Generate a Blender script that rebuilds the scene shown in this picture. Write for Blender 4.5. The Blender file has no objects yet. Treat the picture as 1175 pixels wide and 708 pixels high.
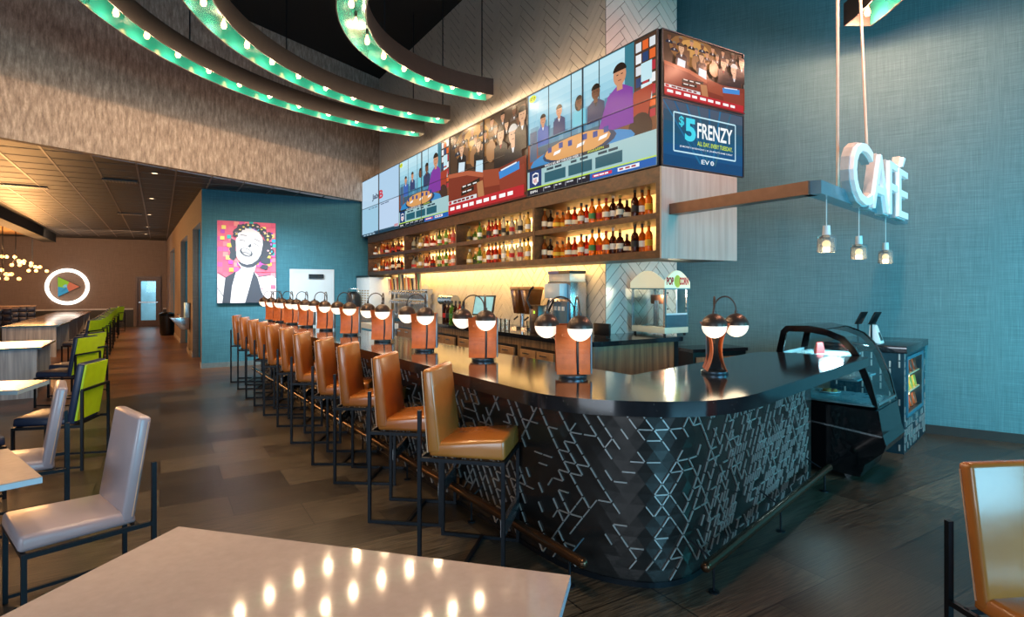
import bpy, bmesh, math, random
from mathutils import Vector, Matrix
from math import sin, cos, pi, radians, atan2, sqrt, hypot
random.seed(7)
C = bpy.context.scene.collection
SC = bpy.context.scene

# ---------------------------------------------------------------- camera, world, light
F, HX, HY, CH = 660.0, 587.5, 330.0, 1.65
cam = bpy.data.cameras.new('camera')
cam.sensor_width = 36; cam.lens = 36 * F / 1175; cam.shift_y = -(354 - HY) / 1175
cam.clip_start = 0.05; cam.clip_end = 200
camo = bpy.data.objects.new('camera', cam); C.objects.link(camo)
camo.location = (0, 0, CH); camo.rotation_euler = (pi / 2, 0, 0)
SC.camera = camo
SC.view_settings.view_transform = 'Standard'
SC.view_settings.look = 'None'
SC.view_settings.gamma = 1
SC.view_settings.use_curve_mapping = False
SC.view_settings.exposure = 0.3
try:
    SC.cycles.use_denoising = True
    SC.cycles.max_bounces = 8; SC.cycles.glossy_bounces = 4; SC.cycles.transparent_max_bounces = 12
    SC.cycles.caustics_reflective = False; SC.cycles.caustics_refractive = False
    SC.cycles.sample_clamp_indirect = 6; SC.cycles.sample_clamp_direct = 0
except Exception:
    pass
w = bpy.data.worlds.new('world'); SC.world = w; w.use_nodes = True
w.node_tree.nodes['Background'].inputs[0].default_value = (0.75, 0.85, 1.0, 1)
w.node_tree.nodes['Background'].inputs[1].default_value = 0.13

def light(name, kind, loc, energy, color, size=None, target=None, size_y=None, parent=None, spot=None, blend=.5, spread=None):
    L = bpy.data.lights.new(name, kind); L.energy = energy; L.color = color
    o = bpy.data.objects.new(name, L); C.objects.link(o); o.location = loc
    if kind == 'AREA':
        L.shape = 'RECTANGLE' if size_y else 'SQUARE'; L.size = size
        if size_y: L.size_y = size_y
        if spread: L.spread = spread
    elif size is not None:
        L.shadow_soft_size = size
    if kind == 'SPOT':
        L.spot_size = spot; L.spot_blend = blend
    if target is not None:
        d = Vector(target) - Vector(loc)
        o.rotation_euler = d.to_track_quat('-Z', 'Y').to_euler()
    if parent: o.parent = parent
    return o

WARM = (1.0, 0.62, 0.30); COOL = (0.22, 0.68, .98)
# daylight from the windows behind and to the right of the camera
light('window_daylight', 'AREA', (5.5, -3.2, 2.0), 230, COOL, 5.0, (1.6, 4.5, .2), 2.2, spread=radians(120))
light('window_daylight', 'AREA', (-3.5, -4.0, 2.2), 110, (0.72, 0.86, 1.0), 5.0, (-2.5, 4.0, .2), 2.0, spread=radians(120))
# cool wall wash on the blue wall beside the cafe counter
light('wall_washer', 'AREA', (5.4, 3.0, 1.5), 120, (0.04, 0.66, .84), 2.2, (4.6, 6.4, 1.1), 1.0)
# recessed downlights over the bar, stools and dining floor
for (x, y, e, col) in [(-.9, 2.9, 34, WARM), (-1.5, 4.2, 34, WARM), (-2.3, 5.5, 34, WARM), (-3.2, 6.9, 34, WARM), (-4.1, 8.3, 34, WARM), (-4.9, 9.7, 40, WARM)]:
    light('bar_downlight', 'SPOT', (x, y, 4.3), e * 4.2, col, .08, (x + .25, y + .1, 0), spot=radians(62), blend=.8)
for (x, y, e, col) in [(-.6, 1.4, 34, (1, .72, .55)), (-2.8, 3.0, 40, (1, .74, .6)), (4.6, 5.3, 60, (1, .75, .5)), (-5.0, 5.6, 40, (1, .7, .45))]:
    light('dining_downlight', 'SPOT', (x, y, 4.6), e * 3.4, col, .15, (x, y, 0), spot=radians(52 if x > 4 else 70), blend=.9)
# hall under the low ceiling
for (x, y, e) in [(-7.7, 10.5, 60), (-9.3, 13.0, 70), (-10.9, 15.5, 80), (-12.6, 18.2, 80), (-14.0, 20.8, 90)]:
    light('hall_downlight', 'SPOT', (x, y, 3.6), e * 6.0, (1, .5, .2), .06, (x, y, 0), spot=radians(84), blend=.5)
light('hall_ceiling_glow', 'AREA', (-15.5, 16.0, 2.0), 520, (1, .5, .18), 3.5, (-14.5, 15.5, 3.7), 3.5)
light('far_wall_glow', 'AREA', (-15.5, 19.5, 3.3), 95, (1, .72, .5), 5, (-17, 23.5, 1.6), 1)
for t in (1.2, 5.1, 11.0):
    light('alcove_light', 'POINT', (-6.34 - .5485 * t + .836 * .8, 11.75 + .836 * t + .548 * .8, 2.0), 30, (.6, .9, 1), .15)  # added fill lights to brighten the dark alcoves; no fixtures there
light('hall_warm_lamp', 'POINT', (-11.8, 9.6, 2.7), 130, (1, .48, .15), .3)
light('teal_wall_washer', 'AREA', (-4.6, 10.3, 3.2), 55, (.7, .9, 1.0), 1.8, (-4.9, 12.4, .9), .4, spread=radians(90))

# ---------------------------------------------------------------- frame helpers
UX, UY = -.5220, .8530                 # main direction away along the back bar
AV = atan2(.522, .853)
def W(n, s): return (.853 * n - .522 * s, .522 * n + .853 * s)
def G(px, py, z=0.0):
    Y = (CH - z) * F / (py - HY); return ((px - HX) / F * Y, Y)
def S_AT(px, n):
    r = (px - HX) / F; return n * (.853 - .522 * r) / (.522 + .853 * r)

# ---------------------------------------------------------------- materials
def lin(c):
    if isinstance(c, str):
        c = c.lstrip('#'); c = [int(c[i:i + 2], 16) / 255 for i in (0, 2, 4)]
        return tuple((v / 12.92 if v <= .04045 else ((v + .055) / 1.055) ** 2.4) for v in c)
    return tuple(c)
def strip_light(name, n, s, z, energy, color, length, n_to, z_to, width=.05):
    q = light(name, 'AREA', (0, 0, 0), energy, color, length, None, width)
    p = Vector(W(n, s) + (z,)); t = Vector(W(n_to, s) + (z_to,)); zl = (p - t).normalized(); xl = Vector((UX, UY, 0)); yl = zl.cross(xl)
    q.matrix_world = Matrix(((xl.x, yl.x, zl.x, p.x), (xl.y, yl.y, zl.y, p.y), (xl.z, yl.z, zl.z, p.z), (0, 0, 0, 1))); return q
MATS = {}
def mat(name, color, rough=.5, metal=0.0, trans=0.0, emit=None, estr=0.0, spec=.5, coat=0.0, ior=1.5, noise=.12, nscale=12, bump=0.0, bscale=60, stretch=None, sheen=0):
    if name in MATS: return MATS[name]
    m = bpy.data.materials.new(name); m.use_nodes = True; nt = m.node_tree; N = nt.nodes; L = nt.links
    b = N['Principled BSDF']; c = lin(color)
    b.inputs['Roughness'].default_value = rough; b.inputs['Metallic'].default_value = metal
    b.inputs['IOR'].default_value = ior
    b.inputs['Specular IOR Level'].default_value = spec
    b.inputs['Transmission Weight'].default_value = trans
    b.inputs['Coat Weight'].default_value = coat; b.inputs['Coat Roughness'].default_value = .08
    if sheen: b.inputs['Sheen Weight'].default_value = sheen
    tc = N.new('ShaderNodeTexCoord'); mp = N.new('ShaderNodeMapping')
    if stretch: mp.inputs['Scale'].default_value = stretch
    L.new(tc.outputs['Object'], mp.inputs[0])
    nz = N.new('ShaderNodeTexNoise'); nz.inputs['Scale'].default_value = nscale; nz.inputs['Detail'].default_value = 4
    L.new(mp.outputs[0], nz.inputs['Vector'])
    cr = N.new('ShaderNodeValToRGB')
    cr.color_ramp.elements[0].position = .3; cr.color_ramp.elements[1].position = .7
    cr.color_ramp.elements[0].color = tuple(max(0, v * (1 - noise)) for v in c) + (1,)
    cr.color_ramp.elements[1].color = tuple(min(1, v * (1 + noise)) for v in c) + (1,)
    L.new(nz.outputs['Fac'], cr.inputs[0]); L.new(cr.outputs[0], b.inputs['Base Color'])
    if bump:
        n2 = N.new('ShaderNodeTexNoise'); n2.inputs['Scale'].default_value = bscale; L.new(mp.outputs[0], n2.inputs['Vector'])
        bp = N.new('ShaderNodeBump'); bp.inputs['Strength'].default_value = bump; bp.inputs['Distance'].default_value = .01
        L.new(n2.outputs['Fac'], bp.inputs['Height']); L.new(bp.outputs[0], b.inputs['Normal'])
    if emit:
        b.inputs['Emission Color'].default_value = lin(emit) + (1,); b.inputs['Emission Strength'].default_value = estr
    MATS[name] = m; return m

def nodes_mat(name):
    m = bpy.data.materials.new(name); m.use_nodes = True; MATS[name] = m
    return m, m.node_tree.nodes, m.node_tree.links, m.node_tree.nodes['Principled BSDF']
def ramp(N, stops):
    r = N.new('ShaderNodeValToRGB'); e = r.color_ramp.elements
    while len(e) < len(stops): e.new(.5)
    for i, (p, c) in enumerate(stops):
        e[i].position = p; e[i].color = lin(c) + (1,)
    return r
def mix(N, L, fac, a, b, mode='MIX'):
    x = N.new('ShaderNodeMix'); x.data_type = 'RGBA'; x.blend_type = mode
    for s, v in ((x.inputs[0], fac), (x.inputs[6], a), (x.inputs[7], b)):
        if hasattr(v, 'is_output'): L.new(v, s)
        elif isinstance(v, (int, float)): s.default_value = v
        else: s.default_value = lin(v) + (1,)
    return x.outputs[2]

def glass_mat(name, tint=(.75, .9, .93), rough=.02, f=1.35):
    m = bpy.data.materials.new(name); m.use_nodes = True; N = m.node_tree.nodes; L = m.node_tree.links
    for n in list(N): N.remove(n)
    out = N.new('ShaderNodeOutputMaterial'); t = N.new('ShaderNodeBsdfTransparent'); g = N.new('ShaderNodeBsdfGlossy')
    t.inputs[0].default_value = tint + (1,); g.inputs['Roughness'].default_value = rough
    fr = N.new('ShaderNodeFresnel'); fr.inputs[0].default_value = f
    mx = N.new('ShaderNodeMixShader'); L.new(fr.outputs[0], mx.inputs[0]); L.new(t.outputs[0], mx.inputs[1]); L.new(g.outputs[0], mx.inputs[2])
    L.new(mx.outputs[0], out.inputs[0]); MATS[name] = m; return m

def cloth_wall(name, c1, c2, c3, ang):
    m, N, L, b = nodes_mat(name)
    tc = N.new('ShaderNodeTexCoord'); mp = N.new('ShaderNodeMapping'); mp.inputs['Rotation'].default_value = (0, 0, -ang)
    L.new(tc.outputs['Object'], mp.inputs[0])
    outs = []
    for sc in ((3, 3, 170), (170, 170, 3.0)):
        s = N.new('ShaderNodeMapping'); s.inputs['Scale'].default_value = sc; L.new(mp.outputs[0], s.inputs[0])
        nz = N.new('ShaderNodeTexNoise'); nz.inputs['Scale'].default_value = 1.0; nz.inputs['Detail'].default_value = 5; nz.inputs['Roughness'].default_value = .7
        L.new(s.outputs[0], nz.inputs['Vector']); outs.append(nz.outputs['Fac'])
    ad = N.new('ShaderNodeMath'); ad.operation = 'ADD'; L.new(outs[0], ad.inputs[0]); L.new(outs[1], ad.inputs[1])
    hf = N.new('ShaderNodeMath'); hf.operation = 'MULTIPLY'; hf.inputs[1].default_value = .5; L.new(ad.outputs[0], hf.inputs[0])
    r = ramp(N, [(.36, c1), (.5, c2), (.64, c3)]); L.new(hf.outputs[0], r.inputs[0])
    L.new(r.outputs[0], b.inputs['Base Color']); b.inputs['Roughness'].default_value = .75
    bp = N.new('ShaderNodeBump'); bp.inputs['Strength'].default_value = .25; bp.inputs['Distance'].default_value = .004
    L.new(hf.outputs[0], bp.inputs['Height']); L.new(bp.outputs[0], b.inputs['Normal']); return m

AW = atan2(-.537, .843)
teal_wall = cloth_wall('teal_grasscloth', '#40646b', '#50777e', '#628a90', AW)
teal_wall2 = cloth_wall('teal_grasscloth_bar', '#245866', '#2f6877', '#457f8c', AV)
brown_wall = cloth_wall('brown_grasscloth', '#5a4a42', '#6b5a50', '#7c6b60', AV)

def floor_mat():
    m, N, L, b = nodes_mat('plank_floor')
    tc = N.new('ShaderNodeTexCoord'); mp = N.new('ShaderNodeMapping'); mp.inputs['Rotation'].default_value = (0, 0, -AV)
    L.new(tc.outputs['Object'], mp.inputs[0])
    def brick(wd, h, c1, c2, mo):
        br = N.new('ShaderNodeTexBrick'); br.offset = .5; br.inputs['Scale'].default_value = 1
        br.inputs['Brick Width'].default_value = wd; br.inputs['Row Height'].default_value = h
        br.inputs['Mortar Size'].default_value = .004; br.inputs['Color1'].default_value = lin(c1) + (1,)
        br.inputs['Color2'].default_value = lin(c2) + (1,); br.inputs['Mortar'].default_value = lin(mo) + (1,)
        br.inputs['Bias'].default_value = 0
        L.new(mp.outputs[0], br.inputs['Vector']); return br
    a = brick(.92, .46, '#2d2720', '#64594a', '#0e0c0a')
    a2 = brick(1.22, .2, '#4a2e1a', '#7a5232', '#281808')
    gs = N.new('ShaderNodeMapping'); gs.inputs['Scale'].default_value = (3.0, 60, 1); L.new(mp.outputs[0], gs.inputs[0])
    nz = N.new('ShaderNodeTexNoise'); nz.inputs['Scale'].default_value = 1.6; nz.inputs['Detail'].default_value = 6; nz.inputs['Distortion'].default_value = .8
    L.new(gs.outputs[0], nz.inputs['Vector'])
    gr = ramp(N, [(.32, '#6e6e6e'), (.5, '#c4c4c4'), (.66, '#ffffff')]); L.new(nz.outputs['Fac'], gr.inputs[0])
    # wood strip zone starts along a straight joint on the floor
    sx = N.new('ShaderNodeSeparateXYZ'); L.new(tc.outputs['Object'], sx.inputs[0])
    def lincomb(ax, ay, c):
        m1 = N.new('ShaderNodeMath'); m1.operation = 'MULTIPLY'; m1.inputs[1].default_value = ax; L.new(sx.outputs[0], m1.inputs[0])
        m2 = N.new('ShaderNodeMath'); m2.operation = 'MULTIPLY_ADD'; m2.inputs[1].default_value = ay; L.new(sx.outputs[1], m2.inputs[0]); L.new(m1.outputs[0], m2.inputs[2])
        m3 = N.new('ShaderNodeMath'); m3.operation = 'GREATER_THAN'; m3.inputs[1].default_value = c; L.new(m2.outputs[0], m3.inputs[0]); return m3.outputs[0]
    zone = lincomb(-.863, .505, 9.45)
    col = mix(N, L, zone, a.outputs['Color'], a2.outputs['Color'])
    col = mix(N, L, 1.0, col, gr.outputs[0], 'MULTIPLY')
    L.new(col, b.inputs['Base Color'])
    rr = N.new('ShaderNodeMapRange'); rr.inputs['To Min'].default_value = .24; rr.inputs['To Max'].default_value = .42
    L.new(nz.outputs['Fac'], rr.inputs[0]); L.new(rr.outputs[0], b.inputs['Roughness'])
    bp = N.new('ShaderNodeBump'); bp.inputs['Strength'].default_value = .4; bp.inputs['Distance'].default_value = .003
    L.new(nz.outputs['Fac'], bp.inputs['Height']); L.new(bp.outputs[0], b.inputs['Normal']); return m

def wood_mat(name, c1, c2, c3, rough=.45, axis='z', scale=14, rot=0.0):
    m, N, L, b = nodes_mat(name)
    tc = N.new('ShaderNodeTexCoord'); mp = N.new('ShaderNodeMapping')
    s = {'z': (scale, scale, .8), 'x': (.8, scale, scale), 'y': (scale, .8, scale)}[axis]
    r0 = N.new('ShaderNodeMapping'); r0.inputs['Rotation'].default_value = (0, 0, rot); L.new(tc.outputs['Object'], r0.inputs[0])
    mp.inputs['Scale'].default_value = s; L.new(r0.outputs[0], mp.inputs[0])
    nz = N.new('ShaderNodeTexNoise'); nz.inputs['Scale'].default_value = 1.3; nz.inputs['Detail'].default_value = 6; nz.inputs['Distortion'].default_value = .5
    L.new(mp.outputs[0], nz.inputs['Vector'])
    r = ramp(N, [(.3, c1), (.5, c2), (.7, c3)]); L.new(nz.outputs['Fac'], r.inputs[0]); L.new(r.outputs[0], b.inputs['Base Color'])
    b.inputs['Roughness'].default_value = rough; return m

def granite_mat():
    m, N, L, b = nodes_mat('dark_granite')
    tc = N.new('ShaderNodeTexCoord'); v = N.new('ShaderNodeTexVoronoi'); v.inputs['Scale'].default_value = 38
    L.new(tc.outputs['Object'], v.inputs['Vector'])
    fl = ramp(N, [(.0, '#b9b2a4'), (.06, '#6b665c'), (.075, '#15161a')]); L.new(v.outputs['Distance'], fl.inputs[0])
    nz = N.new('ShaderNodeTexNoise'); nz.inputs['Scale'].default_value = 9; L.new(tc.outputs['Object'], nz.inputs['Vector'])
    r = ramp(N, [(.35, '#101216'), (.6, '#1b1c20')]); L.new(nz.outputs['Fac'], r.inputs[0])
    c = mix(N, L, 1.0, r.outputs[0], fl.outputs[0], 'LIGHTEN')
    L.new(c, b.inputs['Base Color']); b.inputs['Roughness'].default_value = .11; b.inputs['IOR'].default_value = 1.75
    return m

def bulkhead_mat():
    m, N, L, b = nodes_mat('mottled_wallpaper')
    tc = N.new('ShaderNodeTexCoord'); mp = N.new('ShaderNodeMapping'); mp.inputs['Scale'].default_value = (11, 11, 2.6); L.new(tc.outputs['Object'], mp.inputs[0])
    nz = N.new('ShaderNodeTexNoise'); nz.inputs['Scale'].default_value = 1.7; nz.inputs['Detail'].default_value = 8; nz.inputs['Roughness'].default_value = .75
    L.new(mp.outputs[0], nz.inputs['Vector'])
    r = ramp(N, [(.33, '#6f5f54'), (.5, '#a08e80'), (.66, '#cbb9a9')]); L.new(nz.outputs['Fac'], r.inputs[0]); L.new(r.outputs[0], b.inputs['Base Color'])
    b.inputs['Roughness'].default_value = .7; return m

plank_floor = floor_mat(); granite = granite_mat(); bulk_paper = bulkhead_mat()
walnut = wood_mat('walnut', '#33200f', '#492d18', '#5c3c22', .45, 'x', 16, -AV + pi / 2)
walnut_v = wood_mat('walnut_vertical', '#4d3826', '#7a5a3c', '#94714d', .4, 'z', 18)
pale_wood = wood_mat('pale_grey_wood', '#9c938a', '#a79f96', '#b2aaa1', .5, 'z', 16)
grey_wood = wood_mat('grey_wood_end', '#7d8188', '#989ca2', '#b2b5ba', .5, 'z', 16)
tan_leather = mat('tan_leather', '#a9662c', .26, spec=.6, noise=.1, nscale=5, bump=.12, bscale=9, coat=.15)
orange_leather = mat('orange_leather', '#a4501f', .45, noise=.18, nscale=18, bump=.1, bscale=90)
grey_leather = mat('grey_leather', '#9a8f94', .33, noise=.06, nscale=4, bump=.12, bscale=8, coat=.15)
navy_leather = mat('navy_leather', '#1c2a44', .35, noise=.1, nscale=4, bump=.12, bscale=8)
lime_vinyl = mat('lime_vinyl', '#bedc14', .4, noise=.05)
stitch = mat('contrast_piping', '#c9a184', .6)
black_steel = mat('black_steel', '#1b2026', .4, .6, noise=.1)
bronze_steel = mat('bronze_steel', '#5a4230', .25, .8, noise=.1)
dome_metal = mat('bronze_dome', '#4d3f38', .35, .55, noise=.05)
chrome = mat('brushed_steel', '#b8bcc0', .22, .95, noise=.05)
opal = mat('opal_glass_lit', '#fff4e4', .3, emit='#ffead6', estr=.8, noise=0)
black_plastic = mat('black_plastic', '#0d0e11', .3, noise=.05)
black_gloss = mat('black_gloss', '#07080a', .08, noise=.05)
white_plastic = mat('white_plastic', '#e2e4e4', .35, noise=.03)
white_quartz = mat('white_quartz_top', '#a2968f', .07, noise=.05, nscale=30, ior=1.45)
quartz_edge = mat('table_edge_banding', '#a9c4d2', .3, noise=.03)  # blue light falling on the table rims is put into this colour
cream_tile = mat('cream_tile', '#d6cdc0', .28, noise=.06, nscale=3)
grout = mat('tile_grout', '#6e6354', .9)
black_ceiling = mat('black_ceiling_paint', '#110d0b', .9)
ceiling_tile = mat('dark_ceiling_tile', '#0e0c0b', .5, noise=.25, nscale=3)
tee_bar = mat('ceiling_tee_bar', '#6d645b', .4, .3)
ring_shell = mat('ring_shell', '#332a26', .5, noise=.1)
green_paint = mat('green_gloss_lining', (.006, .10, .085), .16, noise=.05, coat=.5)
bulb_glow = mat('bulb_glow', '#ffd9a0', .3, emit='#ffb86a', estr=9, noise=0)
dark_trim = mat('dark_baseboard', '#2a1f1a', .5)
clear_glass = glass_mat('clear_glass', (.84, .95, .97)); cabinet_glass = glass_mat('cabinet_glass', (.96, .97, .96), .02, 1.25)
inlay_metal = mat('raised_metal_strip', '#b4aeaa', .4, .5, noise=.1)
panel_dark = mat('dark_metal_panel', '#413d3b', .24, .7, noise=.25, nscale=6)
white_glow_paint = mat('white_paint', '#eef1f2', .35, emit='#eef3f5', estr=.12, noise=.02)  # letter faces get a faint glow of their own to look brighter

# ---------------------------------------------------------------- mesh helpers
class MB:
    def __init__(s): s.bm = bmesh.new(); s.mx = Matrix.Identity(4); s.col = None; s.cl = None
    def v(s, p): return s.bm.verts.new(s.mx @ Vector(p))
    def face(s, pts, color=None):
        vs = [s.v(p) for p in pts]
        try: f = s.bm.faces.new(vs)
        except ValueError: return None
        if color is not None:
            if s.cl is None: s.cl = s.bm.loops.layers.float_color.new('Col')
            c = lin(color) + (1,)
            for l in f.loops: l[s.cl] = c
        return f
    def box(s, x0, x1, y0, y1, z0, z1, bev=0, seg=2):
        P = [(x0, y0, z0), (x1, y0, z0), (x1, y1, z0), (x0, y1, z0), (x0, y0, z1), (x1, y0, z1), (x1, y1, z1), (x0, y1, z1)]
        return s.hexa(P, bev, seg)
    def hexa(s, P, bev=0, seg=2):
        vs = [s.v(p) for p in P]; fs = []
        for f in ((0, 3, 2, 1), (4, 5, 6, 7), (0, 1, 5, 4), (1, 2, 6, 5), (2, 3, 7, 6), (3, 0, 4, 7)):
            fs.append(s.bm.faces.new([vs[i] for i in f]))
        if bev:
            es = list({e for f in fs for e in f.edges})
            bmesh.ops.bevel(s.bm, geom=es, offset=bev, segments=seg, affect='EDGES', profile=.5)
        return s
    def bar(s, p0, p1, a, b=None, up=(0, 0, 1)):
        b = b or a; p0 = Vector(p0); p1 = Vector(p1); d = (p1 - p0).normalized(); u = Vector(up)
        if abs(d.dot(u)) > .98: u = Vector((1, 0, 0)) if abs(d.x) < .9 else Vector((0, 1, 0))
        x = d.cross(u).normalized(); y = x.cross(d).normalized(); x *= a / 2; y *= b / 2
        return s.hexa([p0 - x - y, p0 + x - y, p0 + x + y, p0 - x + y, p1 - x - y, p1 + x - y, p1 + x + y, p1 - x + y])
    def prism(s, pts, z0, z1, bev=0):
        n = len(pts); lo = [s.v((p[0], p[1], z0)) for p in pts]; hi = [s.v((p[0], p[1], z1)) for p in pts]
        f1 = s.bm.faces.new(lo[::-1]); f2 = s.bm.faces.new(hi)
        for i in range(n): s.bm.faces.new([lo[i], lo[(i + 1) % n], hi[(i + 1) % n], hi[i]])
        if bev: bmesh.ops.bevel(s.bm, geom=list(set(f1.edges) | set(f2.edges)), offset=bev, segments=2, affect='EDGES')
        return s
    def prism_y(s, pts, y0, y1):       # profile in x,z swept along y
        n = len(pts); lo = [s.v((p[0], y0, p[1])) for p in pts]; hi = [s.v((p[0], y1, p[1])) for p in pts]
        s.bm.faces.new(lo); s.bm.faces.new(hi[::-1])
        for i in range(n): s.bm.faces.new([lo[i], hi[i], hi[(i + 1) % n], lo[(i + 1) % n]])
        return s
    def cyl(s, p0, p1, r0, r1=None, seg=14, cap=True):
        r1 = r0 if r1 is None else r1; return s.tube([p0, p1], [r0, r1], seg, cap)
    def tube(s, pts, r, seg=8, cap=True):
        pts = [Vector(p) for p in pts]; n = len(pts); rs = r if isinstance(r, list) else [r] * n
        rings = []; ref = None
        for i, p in enumerate(pts):
            d = (pts[min(i + 1, n - 1)] - pts[max(i - 1, 0)]).normalized()
            if ref is None: ref = Vector((0, 0, 1)) if abs(d.z) < .9 else Vector((1, 0, 0))
            x = d.cross(ref).normalized(); y = x.cross(d).normalized(); ref = y
            rings.append([s.v(p + x * cos(2 * pi * k / seg) * rs[i] + y * sin(2 * pi * k / seg) * rs[i]) for k in range(seg)])
        for a, b in zip(rings, rings[1:]):
            for k in range(seg): s.bm.faces.new([a[k], a[(k + 1) % seg], b[(k + 1) % seg], b[k]])
        if cap:
            s.bm.faces.new(rings[0][::-1]); s.bm.faces.new(rings[-1])
        return s
    def lathe(s, prof, c=(0, 0, 0), seg=20):
        rings = []
        for r, z in prof:
            if r < 1e-5: rings.append([s.v((c[0], c[1], c[2] + z))])
            else: rings.append([s.v((c[0] + r * cos(2 * pi * k / seg), c[1] + r * sin(2 * pi * k / seg), c[2] + z)) for k in range(seg)])
        for a, b in zip(rings, rings[1:]):
            for k in range(seg):
                q = [a[k % len(a)], a[(k + 1) % len(a)], b[(k + 1) % len(b)], b[k % len(b)]]
                q2 = []
                for x in q:
                    if x not in q2: q2.append(x)
                if len(q2) > 2: s.bm.faces.new(q2)
        return s
    def sphere(s, c, r, seg=16, z0=-1, z1=1, n=10):
        a0, a1 = math.asin(z0), math.asin(z1)
        return s.lathe([(r * cos(a0 + (a1 - a0) * i / n), r * sin(a0 + (a1 - a0) * i / n)) for i in range(n + 1)], c, seg)
    def build(s, name, m, parent=None, smooth=True, loc=None, rz=None, doubles=False):
        if doubles: bmesh.ops.remove_doubles(s.bm, verts=s.bm.verts, dist=1e-5)
        if s.cl is None: bmesh.ops.recalc_face_normals(s.bm, faces=s.bm.faces)
        me = bpy.data.meshes.new(name); s.bm.to_mesh(me); s.bm.free()
        me.materials.append(m)
        if smooth:
            for p in me.polygons: p.use_smooth = True
            me.set_sharp_from_angle(angle=radians(38))
        o = bpy.data.objects.new(name, me); C.objects.link(o)
        if parent is not None: o.parent = parent
        if loc is not None: o.location = loc
        if rz is not None: o.rotation_euler = (0, 0, rz)
        return o

def thing(name, label, cat, loc=(0, 0, 0), rz=0, group=None):
    o = bpy.data.objects.new(name, None); C.objects.link(o); o.empty_display_size = .1
    o.location = loc if len(loc) == 3 else (loc[0], loc[1], 0); o.rotation_euler = (0, 0, rz)
    o['label'] = label; o['category'] = cat
    if group: o['group'] = group
    return o
def tag(o, label, cat, group=None):
    o['label'] = label; o['category'] = cat
    if group: o['group'] = group
    return o
def struct(o, label=None):
    o['kind'] = 'structure'
    if label: o['label'] = label
    return o
def copy_tree(o, parent=None):
    c = o.copy(); C.objects.link(c); c.parent = parent
    for ch in list(o.children): copy_tree(ch, c)
    return c
def place(o, x, y, z, rz, label):
    o.location = (x, y, z); o.rotation_euler = (0, 0, rz); o['label'] = label; return o
ORD = ['first', 'second', 'third', 'fourth', 'fifth', 'sixth', 'seventh', 'eighth', 'ninth', 'tenth', 'eleventh', 'twelfth', 'thirteenth', 'fourteenth', 'fifteenth', 'sixteenth', 'seventeenth', 'eighteenth', 'nineteenth', 'twentieth', 'twenty-first', 'twenty-second', 'twenty-third', 'twenty-fourth']

def smooth_path(P, sub=8):
    out = []
    n = len(P)
    for i in range(n - 1):
        p0 = P[max(i - 1, 0)]; p1 = P[i]; p2 = P[i + 1]; p3 = P[min(i + 2, n - 1)]
        L = hypot(p2[0] - p1[0], p2[1] - p1[1])
        k = sub if L < .6 else 1
        def near(a, b):      # keep a long straight neighbour from bending the short segment
            d = hypot(a[0] - b[0], a[1] - b[1])
            return a if d < 1.5 * L or d == 0 else (b[0] + (a[0] - b[0]) / d * L, b[1] + (a[1] - b[1]) / d * L)
        p0 = near(p0, p1); p3 = near(p3, p2)
        for j in range(k):
            t = j / k
            if k == 1: out.append(p1); continue
            out.append(tuple(.5 * ((2 * p1[a]) + (-p0[a] + p2[a]) * t + (2 * p0[a] - 5 * p1[a] + 4 * p2[a] - p3[a]) * t * t + (-p0[a] + 3 * p1[a] - 3 * p2[a] + p3[a]) * t ** 3) for a in (0, 1)))
    out.append(P[-1]); return out

# text as mesh outlines (built-in font)
_tc = {}
def text_geo(txt, extrude=0.0, bold=0.0):
    k = (txt, extrude, bold)
    if k in _tc: return _tc[k]
    cu = bpy.data.curves.new('lettering', 'FONT'); cu.body = txt; cu.size = 1; cu.extrude = extrude; cu.offset = bold; cu.resolution_u = 4
    o = bpy.data.objects.new('lettering', cu); C.objects.link(o)
    bpy.context.view_layer.update()
    dg = bpy.context.evaluated_depsgraph_get(); me = bpy.data.meshes.new_from_object(o.evaluated_get(dg))
    V = [tuple(v.co) for v in me.vertices]; Fs = [tuple(p.vertices) for p in me.polygons]
    bpy.data.objects.remove(o); bpy.data.curves.remove(cu); bpy.data.meshes.remove(me)
    xs = [v[0] for v in V] or [0]; ys = [v[1] for v in V] or [0]
    x0, y0, x1, y1 = min(xs), min(ys), max(xs), max(ys)
    V = [((v[0] - x0) / (x1 - x0), (v[1] - y0) / (y1 - y0), v[2]) for v in V]
    _tc[k] = (V, Fs); return _tc[k]

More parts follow.
